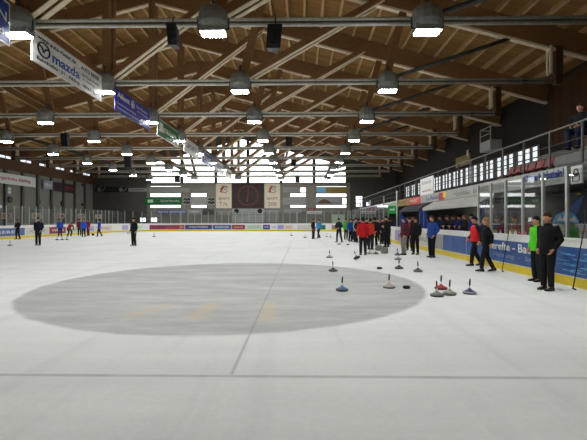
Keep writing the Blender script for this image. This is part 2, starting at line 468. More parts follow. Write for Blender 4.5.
# small paned windows low on the far wall
for (x0, y0, x1, y1) in ((140.5, 217.5, 145.5, 222), (151, 217.5, 157, 222), (356, 196, 362, 207), (366.5, 202, 369, 206)):
    a, b = FY(x0, y1), FY(x1, y0); WN += 1
    w = struct('window_%d' % WN, MB().box((a.x, YF - .05, a.z), (b.x, YF, b.z)), M_['day'])
    mb = MB(); n = max(1, round((b.z - a.z) / .6)); xm = (a.x + b.x) / 2
    mb.box((xm - .05, YF - .1, a.z), (xm + .05, YF - .05, b.z))
    for k in range(n + 1):
        z = a.z + (b.z - a.z) * k / n; mb.box((a.x - .03, YF - .1, z - .05), (b.x + .03, YF - .05, z + .05))
    mb.build('window_frame', M_['steel_dark'], w)
# grey glazed-wall grid below and around the strips
grid = MB()
for x in edges:
    p = FY(x, 200).x; grid.box((p - .12, YF - .13, 0), (p + .12, YF - .001, zb))
for y in (184.5, 187.5, 192.7, 198, 204.6, 208.6, 214.5):
    z = FY(200, y).z; grid.box((FY(147, y).x, YF - .11, z - .06), (FY(350, y).x, YF - .001, z + .06))
tag(grid.build('trim_1', M_['greywall']), kind='structure')
tag(MB().box((FY(147, 0).x, YF - .03, 0), (FY(350, 0).x, YF - .001, zb)).build('trim_2', M_['greywall']), kind='structure')
grid = MB()
for y in (181, 186, 193, 203):
    z = FY(120, y).z; grid.box((XL, YF - .08, z - .08), (FY(147, y).x, YF - .001, z + .08))
tag(grid.build('trim_3', M_['steel_dark']), kind='structure')

# clerestory panes along the eaves of the long wall
for k in range(7):
    y = 42 + k * 3.6
    WN += 1
    w = struct('window_%d' % WN, MB().box((XL, y, 8.70), (XL + .05, y + 1.9, 8.95)), M_['dayside'])
    MB().box((XL + .02, y + .9, 8.70), (XL + .09, y + 1.0, 8.95)).build('window_frame', M_['steel_dark'], w)
# window band behind the gallery
for k in range(11):
    y = 27 + k * 3.1
    WN += 1
    w = struct('window_%d' % WN, MB().box((XR - .05, y, 5.0), (XR, y + 2.75, 6.45)), M_['dayside'])
    mb = MB()
    for q in (0, .92, 1.83, 2.75): mb.box((XR - .12, y + q - .14, 4.95), (XR - .05, y + q + .14, 6.5))
    for z in (4.97, 5.72, 6.48): mb.box((XR - .11, y, z - .04), (XR - .05, y + 2.75, z + .04))
    mb.build('window_frame', M_['steel_dark'], w)

# ------------------------------------------------------------------ roof trusses and lamps
TY = [14.0 + 6.08 * k for k in range(9)]
TH = 8.30
NODE = [0.0, 6.45, 13.4]
def make_truss():
    t = thing('roof_truss', '', 'roof truss')
    for s in (1, -1):
        X = lambda d: HC + s * d
        xe = 24.7 if s > 0 else 23.9
        pa, pb = V((X(0), 0, chord(X(0)) + .55)), V((X(xe), 0, chord(X(xe)) + .55))
        tc = MB().bar(pa, pb, 0.24, 1.0, (0, 1, 0)).build('top_chord', M_['timber'], t)
        MB().bar(pa - V((0, 0, .56)), pb - V((0, 0, .56)), 0.27, 0.10, (0, 1, 0)).build('bounce_lit_strip', M_['timber_pale_lit'], tc)  # pale underside: light bounced off the ice, put into the colour
        for d in NODE[1:]:
            b = V((X(d), 0, TH)); u = V((s * SL, 0, 1)); tt = (chord(b.x) - TH) / (1 + SL * SL)
            MB().bar(b, b + u * (tt + .3), 0.20, 0.36, (0, 1, 0)).build('post', M_['timber'], t)
        for (d0, z0, d1, z1) in ((0.15, TH + .1, 7.4, 13.85), (6.6, TH, 13.35, 12.15)):
            a, b = V((X(d0), 0, z0)), V((X(d1), 0, z1))
            for yy in (-.19, .19):
                dg = MB().bar(a + V((0, yy, .15)), b + V((0, yy, .15)), 0.18, 0.32, (0, 1, 0)).build('diagonal', M_['timber'], t)
                MB().bar(a + V((0, yy, -.05)), b + V((0, yy, -.025)), 0.22, 0.035, (0, 1, 0)).build('bounce_lit_strip', M_['timber_pale_lit'], dg)  # bounce light from below, coloured onto the diagonal's underside
        a, b = V((X(13.5), 0, TH + .1)), V((X(20.6), 0, 10.75))
        MB().tube([a, b], 0.10, 8).build('steel_brace', M_['steel_dark'], t, True)
        # short twin hanger at the eave, and the column under it
        xe2 = X(21.25)
        for yy in (-.14, .14):
            MB().box((xe2 - .05, yy - .05, TH + .3), (xe2 + .05, yy + .05, chord(xe2) + .1)).build('hanger', M_['timber_pale_lit'], t)
        xe3 = X(21.65)
        MB().box((xe3 - .17, -.15, TH - .2), (xe3 + .17, .15, chord(xe3) + .2)).build('eave_post', M_['timber_dark'], t)
    for yy in (-.25, .25):
        MB().box((HC - .16, yy - .15, TH - .1), (HC + .16, yy + .15, chord(HC) + .6)).build('king_post', M_['timber'], t)
    for z in (TH - .09, TH + .09):
        MB().tube([(HC - 22.0, 0, z), (HC + 21.6, 0, z)], 0.062, 8).build('tie_rod', M_['steel'], t, True)
    MB().box((HC - 21.9, -.012, TH - .09), (HC + 21.5, .012, TH + .09)).build('tie_web', mat('weathered_steel', (112, 108, 98), .6), t)
    for k in range(-3, 4):
        d = HC + (k * 6.7)
        MB().box((d - .12, -.04, TH - .16), (d + .12, .04, TH + .16)).build('tie_clamp', M_['steel_dark'], t)
    return t
proto = make_truss()
for i, y in enumerate(TY):
    t = proto if i == 0 else copy_tree(proto)
    t.location = (0, y, 0)
    tag(t, 'timber roof truss with a twin steel tie, %s one in from the near end' % ORD[i], 'roof truss', 'roof trusses')

def make_lamp():
    t = thing('hall_lamp', '', 'hall lamp')
    MB().lathe([(.12, .96), (.28, .92), (.42, .80), (.49, .60), (.49, .36), (.40, .22)], 12).build('hood', M_['lamp_grey'], t)
    MB().box((-.42, -.24, .06), (.42, .24, .26)).build('lamp_box', M_['lamp_grey'], t)
    d = MB().box((-.37, -.19, .02), (.37, -.02, .06)).box((-.37, .02, .02), (.37, .19, .06)).build('diffuser', M_['lampglow'], t)
    for s in (-1, 1): MB().bar((s * .5, 0, .55), (s * .5, 0, .2), .05, .05).bar((s * .51, 0, .2), (s * .38, 0, .2), .05, .05).build('bracket', M_['steel_dark'], t)
    MB().tube([(0, 0, .9), (0, 0, 1.3)], .05).build('hanger', M_['steel_dark'], t)
    return t
LX = [(0.0, 'above the row of hanging banners'), (6.45, 'one bay from the hanging banners on the gallery side'), (13.4, 'two bays from the hanging banners on the gallery side'),
      (-6.6, 'one bay past the hanging banners, away from the gallery'), (-13.4, 'two bays past the hanging banners, away from the gallery')]
lp = make_lamp(); first = True
for i, y in enumerate(TY):
    for d, where in LX:
        # the two outer columns are cut off by the frame on the nearest trusses
        x = HC + d
        if 300 + x * FOC / y < -12: continue
        t = lp if first else copy_tree(lp); first = False
        t.location = (x + .02, y - .50, TH - .66)
        tag(t, 'grey lamp on truss %s, %s' % (ORD[i], where), 'lamp', 'hall lamps under the trusses')

# ------------------------------------------------------------------ hanging banners under the ridge
BXc = HC + .12
def banner(y0, y1, z0, z1, m, label, fm=None):
    t = thing('hanging_banner', label, 'banner', (BXc, (y0 + y1) / 2, z0), 'hanging banners under the ridge')
    MB().box((BXc - .015, y0, z0), (BXc + .015, y1, z1)).build('panel', m, t)
    fr = MB()
    for z in (z0, z1): fr.box((BXc - .025, y0 - .02, z - .025), (BXc + .025, y1 + .02, z + .025))
    for y in (y0, y1): fr.box((BXc - .02, y - .02, z0), (BXc + .02, y + .02, z1))
    fr.build('frame', fm or M_['offwhite'], t)
    mb = MB()
    for y in (y0 + .3, y1 - .3): mb.tube([(BXc, y, z1), (BXc, y, z1 + (TH - z1) + .1)], .012, 6)
    mb.build('hanging_wire', M_['steel_dark'], t)
    return t
def bl(t, s, y, z, w, h, m, **k): return lettering(s, (BXc + .015, y, z), w, h, '+x', m, t, **k)
B0, B1 = 7.12, 8.22
ty = TY
t = banner(ty[0] - 5.6, ty[0] - 1.06, B0, B1 + .2, M_['navy'], 'dark blue hanging banner cut off by the picture edge, ending in white letters')
bl(t, 'N.', ty[0] - 1.3, 7.95, .5, .3, M_['white']); bl(t, '.de', ty[0] - 1.35, 7.45, .6, .22, M_['white'])
t = banner(ty[0] + .06, ty[1] - 1.07, B0, B1, M_['white'], 'white hanging banner with a winged oval emblem and blue car maker lettering')
L0 = ty[0] + .06; L1 = ty[1] - 1.07; LW = L1 - L0
bl(t, 'www.auto-rieser.de', L0 + 1.52, 8.06, 2.5, .17, M_['ink'], bold=.02)
bl(t, 'AUTO RIESER', L0 + 3.95, 8.03, 1.55, .17, M_['ink'], bold=.02)
bl(t, 'mazda', L0 + 2.1, 7.64, 1.9, .38, M_['inkblue'], bold=.025)
bl(t, 'Ihr Mazda Händler', L0 + 4.0, 7.75, 1.5, .12, M_['ink']); bl(t, 'in Aibling', L0 + 3.8, 7.56, 1.0, .12, M_['ink'])
bl(t, 'Bahnhofstr. 31 · Aibling · 08061/4571', L0 + 2.45, 7.28, 4.4, .18, M_['ink'], bold=.02)
em = MB(); N = 20; cy, cz = L0 + .62, 7.68
em.tube([(BXc + .03, cy + .34 * math.cos(2 * PI * k / N), cz + .25 * math.sin(2 * PI * k / N)) for k in range(N + 1)], .028, 6)
em.tube([(BXc + .03, cy - .3, cz + .10), (BXc + .03, cy - .12, cz + .06), (BXc + .03, cy, cz - .08), (BXc + .03, cy + .12, cz + .06), (BXc + .03, cy + .3, cz + .10)], .03, 6)
em.build('emblem', M_['ink'], t)
t = banner(ty[1] + .35, ty[2] - 1.07, B0, B1, M_['violetblue'], 'violet-blue hanging banner with white insurance lettering and a round emblem', M_['violetblue'])
L0 = ty[1] + .35; LW = ty[2] - 1.07 - L0
bl(t, 'Allianz', L0 + 1.0, 7.97, 1.5, .3, M_['white'], bold=.02)
em = MB(); cy, cz = L0 + 2.15, 7.95
em.tube([(BXc + .025, cy + .2 * math.cos(2 * PI * k / N), cz + .2 * math.sin(2 * PI * k / N)) for k in range(N + 1)], .02, 6)
for q, hh in ((-.08, .10), (0, .15), (.08, .10)): em.box((BXc + .015, cy + q - .025, cz - .13), (BXc + .025, cy + q + .025, cz - .13 + hh * 1.7))
em.build('emblem', M_['white'], t)
bl(t, 'Generalvertretung', L0 + 1.4, 7.52, 2.4, .15, M_['white']); bl(t, 'Rosenheimer Str. Bad Aibling', L0 + 1.7, 7.28, 2.9, .13, M_['white'])
bl(t, 'Ihre Partner', L0 + 3.5, 8.0, 1.6, .16, M_['white']); bl(t, 'für Vorsorge', L0 + 3.6, 7.75, 1.6, .14, M_['white']); bl(t, '08061 - 93 00', L0 + 4.0, 7.4, 1.2, .14, M_['white'])
specs = [('green', 'green hanging banner in a white frame, behind the violet-blue one', 'GETRÄNKE', 'white'),
         ('offwhite', 'pale grey hanging banner next after the green one', 'SPORT', 'inkgrey'),
         ('violetblue', 'small dark blue hanging banner, beyond the pale grey one', 'BANK', 'white'),
         ('white', 'white hanging banner with a blue line, between dark blue and cream ones', 'REISEN', 'inkblue'),
         ('cream', 'cream hanging banner in front of the gable window', 'BÄCKEREI', 'inkbrown'),
         ]
for k, (m, lab, word, tm) in enumerate(specs):
    y0, y1 = ty[2 + k] + .4, ty[3 + k] - 1.07
    t = banner(y0, y1, B0, B1, M_[m], lab, M_['offwhite'])
    bl(t, word, (y0 + y1) / 2, 7.72, (y1 - y0) * .7, .4, M_[tm], bold=.02)
    if k == 0:
        patch('logo', (BXc + .016, y0 + .7, 7.75), .7, .6, '+x', M_['offwhite'], t); bl(t, 'im Park', (y0 + y1) / 2 + .5, 7.3, 2.0, .14, M_['white'])

# loudspeakers hanging below the trusses
def speaker(px, py, Y, w, h, label, tilt=0.0):
    p = at_y(px, py, Y)
    t = thing('loudspeaker', label, 'loudspeaker', (p.x, p.y, p.z - h / 2), 'loudspeakers under the roof')
    MB().hexa([(p.x - w * .5, Y - .05, p.z - h / 2), (p.x + w * .5, Y - .05, p.z - h / 2), (p.x + w * .32, Y + .45, p.z - h / 2 + .05), (p.x - w * .32, Y + .45, p.z - h / 2 + .05),
               (p.x - w * .5 + tilt, Y - .25, p.z + h / 2), (p.x + w * .5 + tilt, Y - .25, p.z + h / 2), (p.x + w * .32 + tilt, Y + .35, p.z + h / 2), (p.x - w * .32 + tilt, Y + .35, p.z + h / 2)]).build('cabinet', M_['black'], t)
    MB().tube([(p.x + tilt, Y, p.z + h / 2 - .03), (p.x + tilt, Y, max(p.z + h / 2 + .3, TH + .1))], .03, 6).build('bracket', M_['steel_dark'], t)
    mb = MB(); c = V((p.x + tilt * .5, Y - .16, p.z - .12 * h))
    for zz, rr in ((-.1 * h, w * .32), (.28 * h, w * .18)):
        mb.tube([c + V((0, .02, zz)), c + V((0, -.03 - zz * .15, zz))], rr, 14)
    mb.build('driver', M_['ink'], t)
speaker(173, 36, 13.8, .32, .62, 'slim black loudspeaker beside the round lamp on the first truss')
speaker(273, 38, 13.7, .48, .70, 'tilted black loudspeaker hanging from the first truss', .08)
speaker(65, 140, 31.9, .5, 1.0, 'black loudspeaker hanging before the fourth truss, over the far long side')
speaker(128, 162, 44, .7, 1.1, 'black loudspeaker hanging over the far long side, high near the gable corner')
speaker(177.5, 179, 55.5, .7, .9, 'small black loudspeaker in front of the gable window, beside its outer bay')
speaker(289, 140.5, 37.8, .6, 1.0, 'black loudspeaker hanging above the gable window peak')
speaker(293.5, 162, 49.5, .6, .8, 'small black loudspeaker high in front of the gable window')
speaker(297.5, 179.5, 55.6, .6, .8, 'small black loudspeaker low in front of the gable window, past the clock')

# ------------------------------------------------------------------ rink boards
BH = 1.17
def sweep(pts, prof):
    """pts: path (x,y) with the rink on the left-hand side; prof: (offset outward, z) loop"""
    rings = []
    for i, p in enumerate(pts):
        a, b = pts[max(0, i - 1)], pts[min(len(pts) - 1, i + 1)]
        d = V((b[0] - a[0], b[1] - a[1])).normalized(); n = V((d.y, -d.x))
        rings.append([V((p[0] + n.x * o, p[1] + n.y * o, z)) for o, z in prof])
    return MB().loft(rings)
path = rink_path(0.0, 10)
SEG = {'right': path[0:2], 'corner_a': path[1:12], 'far': path[11:13], 'corner_b': path[12:23], 'left': path[22:24]}
LBL = {'right': 'long white rink board with blue adverts along the players benches', 'corner_a': 'curved corner rink board between the far end and the benches',
       'far': 'straight rink board with small adverts across the far end', 'corner_b': 'curved corner rink board below the dark corner of the hall',
       'left': 'long white rink board with score signs on the far long side'}
BOARD = {}
for k, pts in SEG.items():
    p0 = pts[len(pts) // 2]
    b = thing('rink_board', LBL[k], 'rink board', (p0[0], p0[1], 0))
    sweep(pts, [(0, 0.0), (.10, 0.0), (.10, BH - .05), (0, BH - .05)]).build('board_panel', M_['white'], b)
    sweep(pts, [(-.015, 0.0), (.0, 0.0), (.0, .22), (-.015, .22)]).build('kick_plate', M_['yellow'], b)
    sweep(pts, [(-.02, BH - .05), (.12, BH - .05), (.12, BH), (-.02, BH)]).build('cap_rail', M_['white'], b)
    BOARD[k] = b
def advert(board, c, w, h, face, m, word=None, tm=None, tw=.7, th=.35, off=.004):
    a = patch('advert', c, w, h, face, m, BOARD[board], off=off)
    if word: lettering(word, V(c) + FACE[face][2] * (off + .006), w * tw, h * th, face, tm or M_['white'], a)
    return a
# near long board: blue banner run with white words
def bR(y0, y1, m, word=None, **k):
    return advert('right', (BX1, (y0 + y1) / 2, .60), y1 - y0, .70, '-x', m, word, **k)
NAVY2 = mat('blue_board_print', (44, 84, 148), 0.3, var=0.35, scale=1.6)
a = bR(9.0, 16.6, NAVY2)
lettering('slerefte - Badaou', (BX1 - .012, 12.95, .76), 3.5, .26, '-x', M_['white'], a, bold=.02)
lettering('Heizung  -  Sanitär', (BX1 - .012, 12.7, .46), 3.1, .17, '-x', mat('faded_letters', (150, 160, 170), .5), a)
mb = MB()
for k in range(26):
    y = 9.2 + random.random() * 1.9; z = .34 + random.random() * .5; l = .15 + random.random() * .4
    mb.bar((BX1 - .013, y, z), (BX1 - .013, y + l, z + (random.random() - .5) * .06), .012, .006 + random.random() * .02, (1, 0, 0))
mb.build('printed_streak', M_['skyblue'], a)
bR(16.65, 19.3, NAVY2)
bR(19.35, 20.6, M_['panelgrey'])
bR(20.7, 23.5, M_['offwhite'], 'BRAUEREI', tm=M_['inkgrey'])
bR(23.6, 29.0, M_['lilac'], 'AUTOHAUS', tm=M_['inkblue']); bR(29.1, 36, M_['white'], 'SPARKASSE', tm=M_['inkred']); bR(36.1, 48, M_['palegreen'], 'GÄRTNEREI', tm=M_['green'])
bR(48.1, 54.8, M_['navy'], 'HOLZBAU')
# far end
def bF(x0, x1, m, word=None, **k):
    a, b = at_y(x0, 227, BY1), at_y(x1, 227, BY1)
    if a.x < BX0 + BR: a.x = BX0 + BR + .05
    if b.x > BX1 - BR: b.x = BX1 - BR - .05
    if b.x - a.x < .2: return
    return advert('far', ((a.x + b.x) / 2, BY1, .62), b.x - a.x, .68, '-y', m, word, **k)
for x0, x1, m, wd, tm in ((176, 184.5, 'farred', 'ROT', 'white'), (185, 212, 'farnavy', 'STADTWERKE', 'white'), (212.5, 231.5, 'farblue', 'ENERGIE', 'white'), (232, 245, 'farred', 'GETRÄNKE', 'cream'), (245.5, 262, 'palegreen', 'APOTHEKE', 'inkgrey'),
                          (263, 270, 'farnavy', 'VR', 'white'), (270.5, 277, 'white', 'MODE', 'ink'), (277.5, 284, 'lilac', 'OPTIK', 'inkblue'), (284.5, 293, 'cream', 'SPORT', 'inkred')):
    bF(x0, x1, M_[m], wd, tm=M_[tm])
# far long side
def bL(y0, y1, m, word=None, **k):
    return advert('left', (BX0, (y0 + y1) / 2, .60), y1 - y0, .68, '+x', m, word, **k)
for y0, y1, m, wd, tm in ((30, 37.3, 'farblue', 'METZGEREI', 'white'), (37.4, 40.9, 'offwhite', 'XXXX', 'inkgrey'), (41, 43.9, 'maroon', 'WEIN', 'white'), (44, 47.4, 'palegreen', 'GARTEN', 'green'), (47.5, 50, 'lilac', 'OPTIK', 'inkblue'),
                          (50.1, 54.8, 'offwhite', 'AUTOTEILE', 'inkred')):
    bL(y0, y1, M_[m], wd, tm=M_[tm])
# adverts on the curved corners follow the curve
def corner_ad(board, i0, i1, m):
    pts = SEG[board][i0:i1 + 1]
    sweep(pts, [(-.014, .28), (-.002, .28), (-.002, .94), (-.014, .94)]).build('advert', m, BOARD[board])
corner_ad('corner_b', 0, 2, M_['farred']); corner_ad('corner_b', 2, 4, M_['maroon']); corner_ad('corner_b', 5, 6, M_['palegreen']); corner_ad('corner_b', 7, 8, M_['lilac'])
corner_ad('corner_a', 1, 2, M_['lilac']); corner_ad('corner_a', 4, 5, M_['olive']); corner_ad('corner_a', 6, 7, M_['green']); corner_ad('corner_a', 8, 10, M_['offwhite'])

# ------------------------------------------------------------------ glass screens on the boards
POSTM = MB().box((-.035, -.035, 0), (.035, .035, 1.74)).build('post', M_['alu']); POST_ME = POSTM.data; bpy.data.objects.remove(POSTM)
def screen(label, pts, top=2.90, pw=1.0):
    """pts: post positions along the board"""
    t = thing('glass_screen', label, 'glass screen', (pts[0][0], pts[0][1], BH))
    for p in pts:
        o = bpy.data.objects.new('post', POST_ME); C.objects.link(o); o.parent = t
        o.location = (p[0] - pts[0][0], p[1] - pts[0][1], 0); o.scale = (pw, pw, 1)
    for a, b in zip(pts, pts[1:]):
        d = V((b[0] - a[0], b[1] - a[1], 0)); L = d.length; d.normalize()
        c = V((a[0] + b[0], a[1] + b[1], 0)) / 2
        mb = MB().bar((a[0] + d.x * .05, a[1] + d.y * .05, (BH + 2.86) / 2), (b[0] - d.x * .05, b[1] - d.y * .05, (BH + 2.86) / 2), 0.012, 2.86 - BH - .02, V((d.y, -d.x, 0)))
        mb.build('glass_pane', GLASS, t)
    return t
screen('tall glass screen on posts above the blue board, beside the green jacket', [(BX1 + .05, 8.4 + 1.03 * k) for k in range(8)])
screen('glass screen along the board of the far long side', [(BX0 - .05, 31 + 1.0 * k) for k in range(25)])
cpts = rink_path(.05, 8)
screen('glass screen around the curved corner below the dark hall corner', cpts[10:19])
fx = [(BX1 - BR - .12 - 1.02 * k, BY1 + .05) for k in range(18)]
screen('straight glass screen across the far end below the clock', fx)
screen('glass screen around the curved corner beside the players', cpts[1:10])
screen('glass screen on the board beyond the dark awning', [(BX1 + .05, 31.5 + 1.8 * k) for k in range(13)], pw=.6)

# ------------------------------------------------------------------ far wall banners and clock
YB = YF - .16
def wall_panel(name, x0, y0, x1, y1, m, label, cat='banner', group='banners on the far wall', Y=None):
    Y = Y or YB
    a, b = at_y(x0, y1, Y), at_y(x1, y0, Y)
    t = thing(name, label, cat, ((a.x + b.x) / 2, Y, a.z), group)
    MB().box((a.x, Y - .04, a.z), (b.x, Y + .02, b.z)).build('panel', m, t)
    t['cx'] = 0; del t['cx']
    return t, V(((a.x + b.x) / 2, Y - .04, (a.z + b.z) / 2)), b.x - a.x, b.z - a.z
def wall_text(t, s, c, w, h, m, dx=0, dz=0, **k): return lettering(s, c + V((dx, 0, dz)), w, h, '-y', m, t, **k)
t, c, w, h = wall_panel('wall_banner', 144, 197.5, 182, 204.6, M_['green'], 'green banner between two white window strips on the far wall')
wall_text(t, 'Sparkasse', c, w * .5, h * .4, M_['offwhite'], dx=w * .18); patch('logo', c + V((-w * .33, 0, 0)), .9, .5, '-y', M_['palegreen'], t)
t, c, w, h = wall_panel('wall_banner', 149, 188, 190, 192.2, M_['panelgrey'], 'grey banner above the green one on the far wall'); wall_text(t, 'EISSTADION', c, w * .6, h * .4, M_['inkgrey'])
t, c, w, h = wall_panel('wall_banner', 191, 197.6, 207, 204.6, M_['panelgrey'], 'grey banner between two dark emblem panels on the far wall'); wall_text(t, 'HOLZ', c, w * .6, h * .4, M_['inkgrey'])
for x0, lab in ((183, 'dark panel with a zigzag emblem, beside the green banner'), (207.5, 'dark panel with a zigzag emblem, beside the cream clock banner')):
    t, c, w, h = wall_panel('emblem_panel', x0, 197.2, x0 + 7.5, 204.8, M_['panelgrey'], lab)
    em = MB()
    for q in range(2):
        zz = c.z + h * (.2 - .42 * q)
        pts = [(c.x - w * .42, zz - .1), (c.x - w * .15, zz + .2), (c.x + w * .05, zz - .2), (c.x + w * .25, zz + .2), (c.x + w * .42, zz - .12)]
        for a, b in zip(pts, pts[1:]): em.bar((a[0], c.y - .02, a[1]), (b[0], c.y - .02, b[1]), .03, .22, (0, 1, 0))
    em.build('emblem', M_['ink'], t)
t, c, w, h = wall_panel('wall_banner', 157, 210, 186, 214, M_['farblue'], 'blue and white banner low on the far wall, under the green one'); patch('white_field', c + V((w * .2, 0, 0)), w * .55, h * .6, '-y', M_['sideblue'], t); wall_text(t, 'EISSTOCK', c, w * .35, h * .5, M_['white'], dx=-w * .28)
t, c, w, h = wall_panel('wall_banner', 188, 209.5, 201, 214.5, M_['panelgrey'], 'light grey banner low on the far wall, beside the blue one'); wall_text(t, 'VEREIN', c, w * .7, h * .4, M_['offwhite'])
t, c, w, h = wall_panel('wall_banner', 202.5, 209, 214, 214.8, M_['darkwall'], 'dark grey banner low on the far wall under the emblem panel'); wall_text(t, 'HOCKEY', c, w * .7, h * .4, M_['ink'])
for (x0, x1, lab, word) in ((216, 231.5, 'cream banner with a red emblem beside the clock, nearer the green banner', 'T.N.'), (264.5, 280, 'cream banner with a red emblem beside the clock, nearer the grey panels', '200')):
    t, c, w, h = wall_panel('clock_banner', x0, 183.5, x1, 208.2, M_['cream'], lab)
    wall_text(t, 'sport', c, w * .7, h * .15, M_['inkbrown'], dz=-h * .12); wall_text(t, word, c, w * .55, h * .15, M_['inkbrown'], dz=-h * .33)
    em = MB()
    cc = c + V((w * .05, -.02, h * .26))
    em.tube([cc + V((.55 * math.cos(a), 0, .55 * math.sin(a))) for a in [PI * (.15 + 1.7 * k / 12) for k in range(13)]], .07, 6)
    for z in (.25, -.05): em.box((cc.x - .1, cc.y - .01, cc.z + z - .06), (cc.x + .45, cc.y + .01, cc.z + z + .06))
    em.build('emblem', M_['inkgrey'], t)
    MB().bar(cc + V((-.62, -.01, -.5)), cc + V((-.2, -.01, .6)), .03, .3, (0, 1, 0)).bar(cc + V((-.7, -.01, .1)), cc + V((-.1, -.01, .3)), .03, .16, (0, 1, 0)).build('emblem', M_['inkred'], t)
t, c, w, h = wall_panel('scoreboard_clock', 232, 183.3, 264, 208.2, M_['clock'], 'square dark brown wall clock with a ring of red marks on the far wall', 'clock', None)
em = MB(); R_ = h * .40
for k in range(60):
    a = 2 * PI * k / 60; r0 = R_ * (.86 if k % 5 == 0 else .94)
    em.bar((c.x + r0 * math.sin(a), c.y - .012, c.z + r0 * math.cos(a)), (c.x + R_ * 1.04 * math.sin(a), c.y - .012, c.z + R_ * 1.04 * math.cos(a)), .02, .12 if k % 5 == 0 else .09, (0, 1, 0))
em.build('mark', M_['clockred'], t)
MB().bar((c.x, c.y - .02, c.z - R_ * .15), (c.x + .06, c.y - .02, c.z + R_ * .85), .02, .10, (0, 1, 0)).build('hand', M_['clockred'], t)
MB().bar((c.x, c.y - .03, c.z + .1), (c.x - .12, c.y - .03, c.z - R_ * .62), .02, .14, (0, 1, 0)).build('hand', M_['clockred'], t)
fr = MB()
for z in (c.z - h / 2, c.z + h / 2): fr.box((c.x - w / 2 - .05, c.y - .05, z - .06), (c.x + w / 2 + .05, c.y + .02, z + .06))
fr.build('frame', M_['steel_dark'], t)
t, c, w, h = wall_panel('wall_banner', 232, 208.8, 264.5, 222.5, mat('pale_grey_panel', (168, 172, 166), .6, var=.08, scale=2), 'wide pale grey board with faint writing below the clock')
wall_text(t, 'EISHALLE BAD AIBLING', c, w * .7, h * .14, M_['inkgrey'], dz=h * .33); wall_text(t, 'Eisstock', c, w * .3, h * .2, M_['inkgrey'], dx=-w * .2, shear=.4)
em = MB()
for s in (-1, 1): em.ell(c + V((s * w * .36, -.02, h * .34)), (.4, .02, .35))
em.build('emblem', M_['ink'], t)
em = MB(); em.box((c.x - w / 2, c.y - .02, c.z + .1), (c.x + w / 2, c.y, c.z + .2)); em.build('divider', M_['inkgrey'], t)
for x0, x1, y0, y1, m, lab, word in ((218, 231, 211, 215, 'panelgrey', 'small grey sign under the cream clock banner, beside the pale board', 'FIRMA'), (266, 279, 210, 222, 'panelgrey', 'grey panel under the cream clock banner, past the pale board', 'PARTNER'),
                               (284, 302, 209, 213.5, 'panelgrey', 'long light grey sign low on the far wall past the clock', 'SANITÄR'), (307, 322, 211, 214, 'offwhite', 'thin white sign low on the far wall', 'HOTEL'), (308, 315, 208, 210.5, 'maroon', 'little dark red sign low on the far wall', 'BAR'),
                               (283, 299.5, 187.5, 192.6, 'panelgrey', 'grey banner beside the bright square pane on the far wall', 'MALER'), (283, 306, 197.6, 204.4, 'panelgrey', 'wide grey banner between two white strips past the clock', 'BAU')):
    t, c, w, h = wall_panel('wall_sign', x0, y0, x1, y1, M_[m], lab); wall_text(t, word, c, w * .6, h * .4, M_['inkgrey'] if m != 'maroon' else M_['cream'])
t, c, w, h = wall_panel('wall_banner', 316, 187.3, 346.5, 193.1, M_['olive'], 'olive yellow banner with a blue end, high on the far wall')
patch('blue_field', c + V((-w * .33, 0, 0)), w * .3, h * .9, '-y', M_['skyblue'], t); wall_text(t, 'EISSPORT', c, w * .45, h * .35, M_['inkbrown'], dx=w * .15)
t, c, w, h = wall_panel('wall_banner', 316, 198, 341.5, 204.4, M_['panelgrey'], 'grey banner with a brown mound picture on the far wall')
MB().prism([(-1.5, -.4), (-.9, .1), (-.4, .35), (.3, .2), (1.1, -.4)], c + V((-w * .12, -.01, 0)), (1, 0, 0), (0, 0, 1), (0, -1, 0), .01).build('picture', M_['inkbrown'], t); wall_text(t, 'Landhaus', c, w * .5, h * .25, M_['inkblue'], dx=w * .2, dz=-h * .25)
t, c, w, h = wall_panel('wall_banner', 93, 187, 128, 192.3, M_['black'], 'long black banner with grey emblems on the dark far wall')
em = MB()
for q in (-.32, .30): em.ell(c + V((q * w, -.02, 0)), (.35, .02, .35)); em.bar(c + V((q * w + .4, -.02, -.3)), c + V((q * w + 1.0, -.02, .3)), .02, .16, (0, 1, 0))
em.build('emblem', M_['inkgrey'], t); wall_text(t, 'STOCKSPORT', c, w * .3, h * .3, M_['green'])
t, c, w, h = wall_panel('wall_banner', 128.5, 188, 147, 191.6, M_['panelgrey'], 'short grey banner next to the black one on the far wall'); wall_text(t, 'TISCHLEREI', c, w * .7, h * .4, M_['ink'])

# ------------------------------------------------------------------ far long wall: posts, banners, vents
for k in range(8):
    y = 46.5 + k * 2.9
    struct('trim_%d' % (4 + k), MB().box((XL, y - .18, 0), (XL + .25, y + .18, 7.4)), M_['steel_dark'])
def side_banner(y0, y1, z0, z1, m, lab, word, tm):
    t = thing('side_banner', lab, 'banner', (XL + .3, (y0 + y1) / 2, z0), 'banners on the far long wall')
    MB().box((XL + .26, y0, z0), (XL + .31, y1, z1)).build('panel', m, t)
    lettering(word, (XL + .31, (y0 + y1) / 2, (z0 + z1) / 2), (y1 - y0) * .75, (z1 - z0) * .4, '+x', tm, t, bold=.02)
    return t
t = side_banner(43.5, 51.6, 5.75, 6.95, M_['white'], 'long white banner with red and grey writing on the grey side wall', 'Bürgerbräu Aibling', M_['inkred'])
side_banner(53.2, 55.2, 5.75, 6.85, M_['sideblue'], 'light blue and white banner on the grey side wall', 'Raiffeisen', M_['white'])
side_banner(55.4, 57.6, 5.6, 6.85, M_['sidered'], 'dark red banner on the grey side wall', 'FEUER', M_['ink'])
side_banner(57.7, 60.6, 5.6, 6.85, M_['black'], 'black banner with a red corner on the grey side wall', 'ELEKTRO', M_['inkred'])
